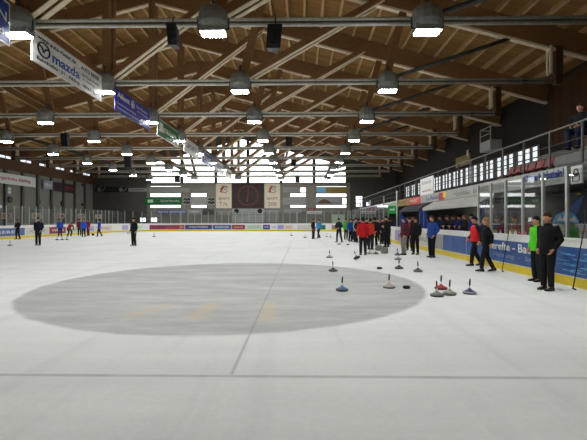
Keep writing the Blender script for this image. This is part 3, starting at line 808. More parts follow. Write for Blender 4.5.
for px, py, lab in ((10, 199.5, 'round black vent under the long white banner'), (38.5, 201.5, 'round black vent under the light blue banner'), (62.5, 203.5, 'round black vent under the black banner'), (83, 185.0, 'small black vent high in the grey wall corner'), (82.5, 204.5, 'small black vent low in the grey wall corner')):
    p = at_x(px, py, XL + .1)
    t = thing('wall_vent', lab, 'vent', (XL, p.y, p.z), 'vents in the grey side wall')
    r = .36 if px < 70 else .2
    MB().tube([(XL + .005, p.y, p.z), (XL + .16, p.y, p.z)], r, 18).build('housing', M_['black'], t)
    MB().tube([(XL + .16, p.y, p.z), (XL + .19, p.y, p.z)], r * .6, 14).build('grille', M_['steel_dark'], t)
p = at_x(9.5, 190.5, XL + .02)
t = thing('notice', 'white paper notice on the grey wall above a round vent', 'notice', (XL, p.y, p.z)); MB().box((XL + .005, p.y - .25, p.z - .35), (XL + .02, p.y + .25, p.z + .35)).build('sheet', M_['white'], t)
MB().box((XL + .02, p.y - .2, p.z - .04), (XL + .025, p.y + .2, p.z + .04)).build('picture', M_['inkgrey'], t)

# score signs on the far long board
def score_sign(px, py, word, lab):
    p = at_x(px, py, BX0 - .65)
    t = thing('score_sign', lab, 'score sign', (p.x, p.y, 0), 'score signs on the far long side')
    MB().box((p.x - .46, p.y - .02, p.z - .27), (p.x + .46, p.y + .02, p.z + .27)).build('panel', M_['cream'], t)
    MB().box((p.x - .03, p.y + .02, 0), (p.x + .03, p.y + .06, p.z + .2)).build('stand', M_['steel'], t)
    lettering(word, (p.x, p.y - .02, p.z), .62 if len(word) > 1 else .2, .34, '-y', M_['inkred'], t, bold=.03)
score_sign(6.5, 215.8, '5 2', 'white score sign above the blue board advert, near the man in black')
score_sign(36.5, 215.8, '3 8', 'white score sign behind the man in navy')
score_sign(61, 215.8, '1 8', 'white score sign above the player in blue beside the maroon advert')
score_sign(81.5, 216, '2 9', 'white score sign above the group of three players')
score_sign(98.5, 216.5, '4', 'white score sign above the lone player in blue next to the group')

# ------------------------------------------------------------------ gallery on the near long side
GX, GZ = 7.60, 3.16
tag(MB().box((GX, 4, 2.66), (XR, 60, GZ)).build('gallery_slab', M_['darkwall']), kind='structure')
for k, (xa, z) in enumerate(((9.9, 3.70), (10.9, 4.25), (11.9, 4.80))):
    tag(MB().box((xa, 8, GZ), (XR, 21, z)).build('terrace_step', M_['concrete']), kind='structure')
tag(MB().box((9.4, 6, 0), (9.6, 24.0, 2.66)).build('bench_wall', M_['darkwall']), kind='structure')
tag(MB().box((11.4, 24.0, 0), (11.6, 60, 2.66)).build('bench_wall', M_['darkwall']), kind='structure')
tag(MB().box((XR - .06, 6, 6.2), (XR - .005, 26.0, 9.9)).build('wood_cladding', M_['woodwall']), kind='structure')
tag(MB().box((7.0, 16, -.02), (9.3, 31, .14)).build('bench_platform', M_['concrete']), kind='structure')
# banners along the gallery front
CLOTHG = mat('shaded_white_cloth', (168, 168, 160), .6, var=.12, scale=2)  # white cloth darkened: the shade at the gallery front is in its colour
def fascia(y0, y1, m, lab, word=None, tm=None, z0=2.67, z1=3.15, th=.5, tw=.75):
    t = thing('gallery_banner', lab, 'banner', (GX - .02, (y0 + y1) / 2, z0), 'banners along the gallery front')
    MB().box((GX - .04, y0, z0), (GX - .004, y1, z1)).build('sheet', m, t)
    if word: lettering(word, (GX - .04, (y0 + y1) / 2, (z0 + z1) / 2), (y1 - y0) * tw, (z1 - z0) * th, '-x', tm or M_['inkblue'], t, bold=.01)
    return t
def gy(px): return at_x(px, 200, GX).y
g = [gy(x) for x in (600, 568, 517, 449, 421.5, 409, 398, 389, 375, 362)]
t = fascia(g[0] - 3, g[1] - .35, M_['steel_dark'], 'dark grey front panel at the near end of the gallery with a crest sign')
p0, p1 = at_x(574, 176, GX), at_x(585, 176, GX)
t = thing('crest_sign', 'white sign with a black gabled crest on the gallery front', 'sign', (GX, (p0.y + p1.y) / 2, 2.6))
cy = (p0.y + p1.y) / 2; wv = (p0.y - p1.y)
MB().box((GX - .09, cy - wv / 2, 2.60), (GX - .045, cy + wv / 2, 3.09)).build('panel', M_['offwhite'], t)
em = MB(); XX = GX - .095
em.bar((XX, cy - wv * .36, 2.78), (XX, cy - wv * .1, 3.0), .01, .035, (1, 0, 0)).bar((XX, cy + wv * .36, 2.78), (XX, cy + wv * .1, 3.0), .01, .035, (1, 0, 0)).bar((XX, cy - wv * .12, 3.0), (XX, cy + wv * .12, 3.0), .01, .03, (1, 0, 0))
em.bar((XX, cy - wv * .3, 2.68), (XX, cy - wv * .3, 2.8), .01, .03, (1, 0, 0)).bar((XX, cy + wv * .3, 2.68), (XX, cy + wv * .3, 2.8), .01, .03, (1, 0, 0)).bar((XX, cy - wv * .2, 2.84), (XX, cy + wv * .2, 2.84), .01, .09, (1, 0, 0)).bar((XX, cy - wv * .3, 2.67), (XX, cy + wv * .3, 2.67), .01, .02, (1, 0, 0))
em.build('emblem', M_['ink'], t)
t = fascia(g[1], g[2], CLOTHG, 'white gallery banner with large blue lettering ending in an exclamation mark')
lettering('Oimerherbstein!', (GX - .04, g[1] + (g[2] - g[1]) * .42, 2.99), (g[2] - g[1]) * .76, .26, '-x', mat('deep_blue_ink', (20, 54, 140), .6), t, bold=.04)
lettering('www . Ausbau . Stein . Garten', (GX - .04, g[1] + (g[2] - g[1]) * .45, 2.79), (g[2] - g[1]) * .7, .08, '-x', M_['inkgrey'], t)
fascia(g[2], g[3], CLOTHG, 'long shaded white gallery banner over the awning', 'Holzbau  Innenausbau', M_['inkgrey'])
t = fascia(g[3], g[4], CLOTHG, 'white gallery banner with blue words and a red and yellow end', 'La Rustica', M_['inkblue'], tw=.5)
patch('picture', (GX - .04, g[3] + 1.0, 2.9), .9, .4, '-x', M_['inkred'], t); patch('picture', (GX - .046, g[3] + .5, 2.95), .5, .3, '-x', M_['yellow'], t)
fascia(g[4], g[5], M_['red'], 'red gallery banner beside a yellow one', 'MARKT', M_['cream'])
fascia(g[5], g[6], M_['olive'], 'yellow gallery banner between the red and the green sign', 'POST', M_['inkbrown'])
fascia(g[6], g[7], M_['palegreen'], 'pale green gallery banner above the hanging green sign', 'BLUMEN', M_['green'])
fascia(g[7], g[8], M_['white'], 'white gallery banner far down the gallery front', 'BANK', M_['inkblue'])
fascia(g[8], g[9] if g[9] < 59 else 59, M_['lilac'], 'pale lilac gallery banner at the far end of the gallery front', 'MARKT', M_['inkred'])
# standing white board behind the railing
pa, pb = at_x(421, 190, GX + .05), at_x(434, 190, GX + .05)
t = thing('railing_board', 'upright white board with red and grey lines standing on the gallery edge', 'board', (GX, (pa.y + pb.y) / 2, GZ))
MB().box((GX + .0, pb.y, GZ), (GX + .05, pa.y, GZ + 1.02)).build('panel', M_['white'], t)
lettering('EISSTOCKCLUB', (GX, (pa.y + pb.y) / 2, GZ + .72), (pa.y - pb.y) * .7, .16, '-x', M_['inkgrey'], t); lettering('www.stock.de', (GX, (pa.y + pb.y) / 2, GZ + .25), (pa.y - pb.y) * .7, .14, '-x', M_['inkred'], t)
# railing
t = thing('gallery_railing', 'grey tube railing with uprights along the gallery edge', 'railing', (GX + .12, 30, GZ))
RX = GX + .12
for z in (GZ + 1.17, GZ + .72, GZ + .38): MB().tube([(RX, 8, z), (RX, 59, z)], .028 if z > GZ + 1 else .016, 8).build('rail', mat('worn_rail', (128, 126, 118), .5) if z > GZ + 1 else M_['steel_dark'], t, True)
for k in range(34):
    y = 8.5 + k * 1.48; MB().box((RX - .025, y - .025, GZ), (RX + .025, y + .025, GZ + 1.17)).build('upright', M_['steel_dark'], t)
# seats
def make_seat():
    t = thing('stand_seat', '', 'seat')
    MB().box((-.21, -.20, .38), (.20, .20, .43)).build('seat', mat('red_seat_plastic', (128, 40, 34), .5), t)
    MB().hexa([(.16, -.2, .43), (.20, -.2, .43), (.20, .2, .43), (.16, .2, .43), (.26, -.2, .82), (.30, -.2, .82), (.30, .2, .82), (.26, .2, .82)]).build('backrest', mat('red_seat_plastic', (128, 40, 34), .5), t)
    MB().box((-.03, -.05, 0), (.05, .05, .38)).build('pedestal', M_['steel_dark'], t)
    return t
sp0 = make_seat()
for k in range(10):
    s = sp0 if k == 0 else copy_tree(sp0)
    s.location = (9.1, 13.4 + k * .56, GZ)
    tag(s, 'red plastic stand seat in the row behind the gallery railing', 'seat', 'red seats behind the gallery railing')
# booth and lit panel on the upper wall
y0 = at_x(490, 140, XR - .5).y
t = thing('camera_platform', 'small beige box platform with a metal frame high on the gallery wall', 'platform', (XR - .5, y0, 6.0))
pz = at_x(490, 149, XR - .9).z; pt = at_x(490, 126, XR - .9).z
MB().box((XR - .9, y0 - .9, pz), (XR - .005, y0 + .9, pz + .75)).build('box', M_['offwhite'], t)
mb = MB()
for yy in (-.9, .9):
    mb.bar((XR - .87, y0 + yy, pz), (XR - .87, y0 + yy, pt), .06, .06); mb.bar((XR - .87, y0 + yy, pt), (XR - .01, y0 + yy, pt), .06, .06)
mb.bar((XR - .87, y0 - .9, pt), (XR - .87, y0 + .9, pt), .06, .06).bar((XR - .87, y0 - .9, (pt + pz) / 2 + .35), (XR - .87, y0 + .9, (pt + pz) / 2 + .35), .05, .05)
mb.build('frame', M_['steel'], t)
a, b = at_x(456, 168, XR - .05), at_x(470, 153, XR - .05)
t = thing('yellow_panel', 'yellow-lit wooden panel with a white notice high on the gallery wall', 'panel', (XR - .05, (a.y + b.y) / 2, a.z))
MB().box((XR - .08, b.y, a.z), (XR - .005, a.y, b.z)).build('panel', M_['olive'], t)
MB().box((XR - .10, b.y + .25, a.z + .7), (XR - .08, b.y + .7, a.z + 1.3)).build('notice', M_['white'], t)
# gallery columns and mural wall advert
for k, y in enumerate((29.6, 36.0, 43.0, 50.0)):
    t = thing('gallery_column', 'slim silver column standing behind the board, %s from the blue canopy post' % ORD[k], 'column', (6.9 if k == 0 else 7.25, y, 0), 'slim columns along the gallery front'); cx = 6.9 if k == 0 else 7.25
    MB().tube([(cx, y, 0), (cx, y, 3.7)], .07, 10).build('shaft', M_['alu'], t, True); MB().box((cx - .12, y - .12, 0), (cx + .12, y + .12, .02)).build('base_plate', M_['steel_dark'], t)
t = thing('mural_advert', 'dark navy wall advert with a bright blue ray and a white ice mountain', 'advert', (9.38, 12.7, 1.0))
MURAL = mat('night_blue_print', (24, 34, 58), .5, var=.2, scale=2)
MB().box((9.34, 10.0, 1.15), (9.395, 14.8, 2.62)).build('sheet', MURAL, t)
ry = lambda px: at_x(px, 200, 9.33).y
rz = lambda px, py: at_x(px, py, 9.33).z
def mur(pts, m, nm, dx=0.0):
    MB().loft([[V((9.338 - dx, ry(x), rz(x, y))) for x, y in pts], [V((9.328 - dx, ry(x), rz(x, y))) for x, y in pts]]).build(nm, m, t)
mur([(566, 214), (568, 208), (584, 195), (579, 211), (572, 218)], M_['blue'], 'ray')
mur([(553, 221), (556, 215), (562, 212), (568, 210), (574, 214), (579, 220), (579, 223), (553, 223)], M_['skyblue'], 'mountain', .006)
mur([(557, 221), (560, 215), (563, 219), (567, 212), (571, 219), (575, 216), (577, 221)], M_['white'], 'mountain', .012)
lettering('www.bergstock', (9.33, ry(563), rz(563, 194.5)), abs(ry(549) - ry(575)), .1, '-x', M_['inkgrey'], t); lettering('.de', (9.33, ry(578.5), rz(578, 193.5)), abs(ry(576) - ry(581)), .09, '-x', M_['yellow'], t)

# awnings over the benches
def awning(y0, y1, m, pm, lab, x0=6.95, z0=2.28, z1=2.62, skirt=.12):
    t = thing('bench_awning', lab, 'awning', (x0, (y0 + y1) / 2, 0))
    MB().hexa([(x0, y0, z0), (GX - .06, y0, z1), (GX - .06, y1, z1), (x0, y1, z0), (x0, y0, z0 + .03), (GX - .06, y0, z1 + .03), (GX - .06, y1, z1 + .03), (x0, y1, z0 + .03)]).build('canopy', m, t)
    MB().box((x0 - .02, y0, z0 - skirt), (x0 + .01, y1, z0 + .03)).build('valance', m, t)
    for y in (y0 + .1, y1 - .1): MB().box((x0 + .02, y - .09, 0), (x0 + .2, y + .09, z0)).build('post', pm, t)
    return t
awning(16.2, 23.6, CLOTHG, M_['navy'], 'white sloping awning over the players bench with blue posts')
awning(24.2, 29.2, mat('dark_awning_cloth', (26, 28, 40), .7), M_['navy'], 'dark awning over the farther players bench')
# hanging green sign
p = at_x(394, 208.5, 7.0)
t = thing('exit_sign', 'hanging green sign with a white stripe under the gallery', 'sign', (p.x, p.y, p.z))
MB().box((p.x - .45, p.y - .04, p.z - .38), (p.x + .30, p.y + .04, p.z + .22)).build('panel', M_['exitglow'], t)
MB().box((p.x - .45, p.y - .05, p.z + .22), (p.x + .30, p.y + .05, p.z + .36)).build('panel_top', M_['white'], t)
MB().prism([(-.25, -.04), (.0, -.04), (.0, -.1), (.15, .02), (.0, .14), (.0, .08), (-.25, .08)], (p.x - .07, p.y - .05, p.z - .1), (1, 0, 0), (0, 0, 1), (0, -1, 0), .01).build('arrow', M_['white'], t)
MB().tube([(p.x - .07, p.y, p.z + .36), (p.x - .07, p.y, 2.66)], .02, 6).build('hanger', M_['steel_dark'], t)
# pale green screens at the far corner
for px0, px1, lab in ((332, 338, 'pale green tall panel behind the far corner board'), (338.5, 345, 'pale mint tall panel behind the far corner board, beside its pale green twin')):
    a, b = at_y(px0, 225, 64), at_y(px1, 214.5, 64)
    t = thing('corner_panel', lab, 'panel', ((a.x + b.x) / 2, 64, 0)); MB().box((a.x, 63.97, 0), (b.x, 64.03, b.z)).build('panel', M_['palegreen'], t)
    MB().box((a.x - .03, 64.03, 0), (a.x + .05, 64.08, b.z)).build('upright', M_['alu'], t)

# ------------------------------------------------------------------ curling stones (ice stocks)
SOLE = mat('dark_sole', (58, 60, 62), .6)
def make_stock():
    t = thing('ice_stock', '', 'ice stock')
    MB().lathe([(.115, 0.0), (.135, .004), (.135, .018), (.12, .022)], 28).build('sole', M_['rubber'], t, False)
    MB().lathe([(.12, .020), (.143, .024), (.146, .036), (.140, .050), (.115, .060)], 28).build('rim', M_['steel'], t, True)
    MB().lathe([(.118, .056), (.085, .074), (.05, .092), (.03, .11), (.022, .125)], 24).build('cone', M_['blue'], t, True)
    MB().tube([(0, 0, .115), (.004, 0, .20)], .013, 10).build('stem', M_['steel'], t, True)
    MB().tube([(.004, 0, .19), (.006, 0, .25), (.012, 0, .315)], [.017, .019, .015], 10, round_ends=True).build('grip', M_['black'], t, True)
    return t
SM = {}
def sm(c):
    return mat('stock_%02x%02x%02x' % c, c, .4, 0.1, var=.08)
stk0 = make_stock(); first = True
STK = [(342, 291.5, (74, 128, 176), (60, 64, 66), (90, 92, 94), 0, 'ice stock with a light blue disc, standing alone on the open ice'),
       (389, 288.5, (196, 176, 160), (40, 60, 84), (180, 176, 168), 0, 'ice stock with a whitish disc and orange ring, beside the black puck'),
       (441, 290, (186, 44, 52), (30, 30, 32), (150, 60, 64), 0, 'ice stock with a bright red disc behind the grey ones'),
       (437, 297, (140, 142, 138), (150, 40, 44), (118, 122, 118), 0, 'grey ice stock with a red handle in the cluster of three'),
       (449.5, 295.5, (156, 158, 140), (44, 46, 46), (128, 132, 118), 0, 'greenish grey ice stock with a dark handle in the cluster of three'),
       (469.5, 294.5, (44, 52, 110), (28, 28, 30), (150, 152, 160), 0, 'ice stock with a navy disc and pale rim by the cluster of three'),
       (418, 272.5, (70, 70, 68), (44, 44, 44), (110, 110, 106), 0, 'dark grey ice stock standing apart, behind the cluster of three'),
       (399, 269.5, (50, 50, 52), (60, 44, 44), (84, 84, 82), 0, 'black ice stock, front one of a line of three stocks'),
       (398, 260.5, (150, 150, 148), (70, 60, 60), (150, 150, 148), 0, 'pale grey ice stock, middle one of a line of three stocks'),
       (397.5, 256, (90, 92, 96), (60, 60, 60), (110, 110, 108), 0, 'grey ice stock, rear one of a line of three stocks'),
       (333, 272, (66, 56, 48), (130, 124, 118), (92, 84, 76), 0, 'brown-black ice stock behind the light blue one'),
       (329.5, 258.5, (170, 166, 154), (50, 50, 50), (170, 168, 158), 0, 'pale slim ice stock standing farther back on the open ice'),
       (357, 260.5, (72, 74, 72), (80, 80, 78), (92, 94, 92), .5, 'dark grey ice stock tipped over near the man in red'),
       (369.5, 254.5, (160, 158, 150), (70, 70, 68), (150, 150, 144), 0, 'pale ice stock right beside the feet of the man in red'),
       (375.8, 254.8, (84, 86, 84), (60, 60, 58), (100, 100, 96), 0, 'dark ice stock beside the grey bag'),
       (327, 237.5, (190, 184, 160), (80, 76, 70), (180, 176, 160), 0, 'small pale ice stock near the far player in light blue'),
       (330.5, 238, (176, 170, 146), (70, 66, 60), (180, 176, 160), 0, 'small yellowish ice stock near the far player in light blue'),
       (305, 238.5, (108, 98, 92), (170, 50, 50), (120, 112, 108), 0, 'far brownish ice stock with a red handle near the player in black'),
       (291.5, 236.5, (60, 56, 60), (90, 70, 80), (90, 90, 92), 0, 'dark tiny ice stock alone on the far ice below the clock'),
       (154, 237.5, (110, 70, 80), (60, 60, 62), (120, 110, 112), 0, 'reddish ice stock alone on the far ice by the lone man in black'),
       (10, 246.5, (150, 150, 150), (70, 70, 70), (140, 140, 140), 0, 'grey ice stock at the picture edge near the two dark men'),
       (57.0, 240.8, (60, 60, 110), (40, 40, 44), (90, 90, 120), 0, 'dark blue ice stock, first in the row by the far players'),
       (62.0, 240.7, (70, 70, 74), (40, 40, 44), (90, 92, 92), 0, 'dark grey ice stock, middle one in the row by the far players'),
       (66.8, 240.6, (120, 124, 120), (60, 90, 70), (120, 124, 120), 0, 'light grey ice stock, last in the row by the far players'),
       (128, 234, (110, 100, 104), (80, 70, 70), (120, 112, 112), 0, 'faint ice stock before the corner board, past the lone man in black'),
       (93, 236.5, (50, 50, 54), (40, 40, 42), (70, 70, 72), .9, 'black ice stock lying by the lone blue player')]
for (px, py, cone, grip, rim, tip, lab) in STK:
    s = stk0 if first else copy_tree(stk0); first = False
    p = ground(px, py - 0.7)
    s.location = p; s.rotation_euler = (0.0, 0.0, random.uniform(0, 6.28))
    if tip: s.rotation_euler = (0.0, tip, 2.2); s.location.z += .135 * math.sin(tip)
    for ch in s.children:
        k = ch.name.split('.')[0]
        if k in ('cone', 'grip', 'rim'):
            ch.material_slots[0].link = 'OBJECT'; ch.material_slots[0].material = sm({'cone': cone, 'grip': grip, 'rim': rim}[k])
    tag(s, lab, 'ice stock', 'ice stocks on the ice')
for px, py, r, lab in ((379.5, 269.5, .085, 'black target puck between the red-jacket man and the whitish stock'), (406.5, 289.0, .085, 'black target puck beside the whitish ice stock'), (339, 245, .12, 'flat dark puck near the man in navy'), (348, 245.5, .10, 'flat dark puck before the man in a grey coat')):
    p = ground(px, py - .5)
    t = MB().lathe([(r * .8, 0), (r, .012), (r, .05), (r * .82, .064)], 20, p).build('target_puck', M_['rubber'], None, False); tag(t, lab, 'puck', 'target pucks on the ice')
BAGM = mat('grey_bag_cloth', (120, 124, 112), .8, var=.25, scale=12)
for px, py, w, h, lab in ((384.5, 253.5, .34, .32, 'squat grey-green bag on the ice beside the dark stock'), (379.0, 250.5, .34, .30, 'rounded dark grey bag on the ice behind the squat one')):
    p = ground(px, py)
    t = thing('kit_bag', lab, 'bag', p, 'bags on the ice')
    MB().loft([[p + V((w * .5 * s * math.cos(2 * PI * k / 16), w * .4 * s * math.sin(2 * PI * k / 16), z)) for k in range(16)] for s, z in ((.9, 0), (1.0, .06), (1.0, h * .6), (.85, h * .9), (.5, h))]).build('body', BAGM, t, True)
    MB().tube([p + V((-.08, 0, h * .97)), p + V((-.05, 0, h + .06)), p + V((.05, 0, h + .06)), p + V((.08, 0, h * .97))], .012, 6).build('handle', M_['black'], t, True)
# poles leaning on the blue board
for (px, py, lab, top) in ((573, 281.5, 'thin dark pole leaning on the blue board near the picture edge', 1.5), (502, 256.5, 'thin dark pole leaning on the blue board beside the blonde woman', 1.55)):
    p = V((BX1 - .28, at_x(px, 200, BX1 - .28).y, 0)); q = V((BX1 - .045, p.y - .05, top))
    t = thing('leaning_pole', lab, 'pole', p)
    MB().tube([p + V((0, 0, .03)), q], .014, 8).build('shaft', M_['black'], t, True)
    MB().tube([p + V((.02, .05, .02)), p + V((-.02, -.12, .02))], .02, 8).build('foot', M_['rubber'], t, True)
# bottles on the ledge behind the glass
tag(MB().box((BX1 + .14, 12.2, 1.0), (BX1 + .42, 15.0, 1.04)).build('bottle_ledge', M_['offwhite']), 'narrow white ledge behind the blue board carrying bottles', 'ledge')
for k, (y, c) in enumerate(((12.55, 'skyblue'), (12.85, 'white'), (13.15, 'red'), (13.4, 'white'), (13.75, 'yellow'), (14.05, 'red'), (14.4, 'white'), (14.7, 'inkbrown'))):
    nm = {'skyblue': 'light blue', 'white': 'white', 'red': 'red', 'yellow': 'yellow', 'inkbrown': 'brown'}[c]
    t = thing('drink_bottle', '%s drink bottle, %s along the ledge behind the board glass' % (nm, ORD[k]), 'bottle', (BX1 + .28, y, 1.04), 'bottles on the ledge')
    MB().lathe([(.036, 0), (.04, .01), (.04, .17), (.018, .21), (.016, .235)], 14, (BX1 + .28, y, 1.04)).build('body', M_[c], t, True)
    MB().lathe([(.02, .232), (.02, .265)], 10, (BX1 + .28, y, 1.04)).build('cap', M_['ink'], t)
BGM = None
# ------------------------------------------------------------------ people
def ellr(c, u, w, a, b, n=20, pw=2.0):
    out = []
    for k in range(n):
        t = 2 * PI * k / n; cx, sx_ = math.cos(t), math.sin(t)
        f = lambda v: math.copysign(abs(v) ** (2 / pw), v)
        out.append(c + u * (a * f(cx)) + w * (b * f(sx_)))
    return out
BASE = dict(pel=(0, 0, .96), waist=(0, -.005, 1.10), chest=(0, .0, 1.28), neck=(0, .015, 1.47), head=(0, -.025, 1.635), hp=0.0,
            hipL=(.092, 0, .92), kneeL=(.10, -.015, .50), ankL=(.11, .02, .085), hipR=(-.092, 0, .92), kneeR=(-.10, -.015, .50), ankR=(-.11, .02, .085),
            shL=(.185, .01, 1.42), elL=(.245, .04, 1.14), wrL=(.235, -.06, .90), shR=(-.185, .01, 1.42), elR=(-.245, .04, 1.14), wrR=(-.235, -.06, .90), footL=0, footR=0)
def P_(**k): d = dict(BASE); d.update(k); return d
POSES = {
    'stand': P_(),
    'pockets': P_(elL=(.25, .09, 1.15), wrL=(.178, -.075, .93), elR=(-.25, .09, 1.15), wrR=(-.178, -.075, .93), ankL=(.10, -.03, .085), kneeL=(.095, -.04, .5)),
    'behind': P_(elL=(.25, .13, 1.16), wrL=(.10, .20, .98), elR=(-.25, .13, 1.16), wrR=(-.10, .20, .98)),
    'crossed': P_(elL=(.26, -.05, 1.16), wrL=(.02, -.20, 1.19), elR=(-.26, -.05, 1.16), wrR=(-.03, -.235, 1.13), hp=.1),
    'walk': P_(pel=(0, -.02, .93), hipL=(.09, -.02, .89), hipR=(-.09, -.02, .89), kneeL=(.09, -.13, .50), ankL=(.085, -.17, .085), kneeR=(-.09, .01, .48), ankR=(-.085, .20, .105), footR=.18,
               elL=(.25, .12, 1.15), wrL=(.23, .10, .91), elR=(-.25, -.02, 1.14), wrR=(-.22, -.18, .95), head=(0, -.045, 1.61), waist=(0, -.025, 1.08), chest=(0, -.02, 1.26), neck=(0, -.01, 1.445), shL=(.185, -.01, 1.40), shR=(-.185, -.01, 1.40)),
    'wide': P_(hipL=(.10, 0, .90), hipR=(-.10, 0, .90), kneeL=(.19, -.04, .49), ankL=(.27, .0, .085), kneeR=(-.15, -.03, .49), ankR=(-.20, .02, .085), pel=(0, 0, .94),
               elL=(.30, -.02, 1.15), wrL=(.12, -.18, 1.05), elR=(-.30, -.02, 1.15), wrR=(-.10, -.20, 1.03), hp=.2),
    'bent': P_(pel=(0, .14, .80), waist=(0, .04, .93), chest=(0, -.12, 1.06), neck=(0, -.28, 1.17), head=(0, -.40, 1.27), hp=.35, hipL=(.10, .13, .77), hipR=(-.10, .13, .77),
               kneeL=(.13, -.18, .47), ankL=(.13, -.02, .085), kneeR=(-.13, -.12, .45), ankR=(-.13, .12, .085), shL=(.18, -.24, 1.14), shR=(-.18, -.24, 1.14),
               elL=(.22, -.32, .88), wrL=(.15, -.42, .66), elR=(-.22, -.26, .87), wrR=(-.17, -.34, .64)),
    'sit': P_(pel=(0, .02, .54), waist=(0, .02, .68), chest=(0, -.02, .86), neck=(0, -.03, 1.05), head=(0, -.08, 1.21), hipL=(.09, .0, .52), hipR=(-.09, .0, .52),
              kneeL=(.13, -.44, .53), ankL=(.13, -.42, .085), kneeR=(-.13, -.44, .53), ankR=(-.13, -.40, .085), shL=(.185, -.03, 1.00), shR=(-.185, -.03, 1.00),
              elL=(.25, -.12, .75), wrL=(.12, -.34, .66), elR=(-.25, -.12, .75), wrR=(-.12, -.34, .66)),
}
def head_mesh(mb, c, pitch, grow=0.0, upper=False):
    """skull with jaw, brow, nose, lips and ears; face towards -Y"""
    R = Matrix.Rotation(pitch, 3, 'X'); c = V(c); n, m = 28, 20; rings = []
    for j in range(m + 1):
        th = PI * min(max(j, .03), m - .03) / m; z = -math.cos(th); s = math.sin(th); ring = []
        for k in range(n):
            ph = 2 * PI * k / n; x, y = s * math.cos(ph), s * math.sin(ph)
            hw, hd = .076, .098
            if z < 0: hw *= 1 + .16 * z; hd *= 1 + .06 * z
            px, py, pz = x * hw, y * hd, z * .118
            if y < 0:
                fr = max(0.0, -y) ** 2; ax = abs(x)
                g = lambda v, mu, sg: math.exp(-((v - mu) / sg) ** 2)
                py -= fr * (.022 * g(z, -.12, .16) * g(ax, 0, .17) + .006 * g(z, .18, .12) + .008 * g(z, -.52, .12) * g(ax, 0, .3) + .010 * g(z, -.85, .15))
                py += fr * .010 * g(z, .05, .12) * g(ax, .42, .2)
            elif z < -.2: py *= 1 - .28 * (-.2 - z)
            ring.append(c + R @ V((px * (1 + grow), py * (1 + grow), pz * (1 + grow))))
        rings.append(ring)
    mb.loft(rings)
    if not grow:
        for s in (1, -1): mb.ell(c + R @ V((s * .078, .012, -.005)), (.012, .022, .034), 10, 6)
def hand_mesh(mb, el, wr, side, inward):
    el, wr = V(el), V(wr); d = (wr - el).normalized()
    nrm = (V(inward) - d * V(inward).dot(d)).normalized(); sd = d.cross(nrm).normalized()
    # sd: across the palm; choose thumb side pointing forward (-Y)
    if sd.y > 0: sd = -sd
    palm = [ellr(wr + d * t, sd, nrm, a, b, 12) for t, a, b in ((-.015, .026, .020), (.02, .034, .018), (.06, .042, .017), (.095, .040, .014))]
    mb.loft(palm)
    for k, (off, L) in enumerate(((.030, .070), (.010, .080), (-.010, .075), (-.030, .058))):
        b0 = wr + d * .085 + sd * off; d2 = (d + nrm * .35).normalized(); d3 = (d + nrm * 1.1).normalized()
        mb.tube([b0, b0 + d * L * .35, b0 + d * L * .35 + d2 * L * .35, b0 + d * L * .35 + d2 * L * .35 + d3 * L * .3], [.0095, .009, .0085, .0075], 8, round_ends=True)
    b0 = wr + d * .025 + sd * .030; t1 = (d * .7 + sd * .75 + nrm * .2).normalized(); t2 = (d * .95 + sd * .2 + nrm * .35).normalized()
    mb.tube([b0, b0 + t1 * .035, b0 + t1 * .035 + t2 * .03], [.013, .011, .009], 8, round_ends=True)
def spine_frames(p):
    pts = [V(p[k]) for k in ('pel', 'waist', 'chest', 'neck')]
    out = []
    for i, q in enumerate(pts):
        t = (pts[min(i + 1, 3)] - pts[max(i - 1, 0)]).normalized(); u = V((1, 0, 0)); out.append((q, u, t.cross(u), t))
    return out
PM = {}
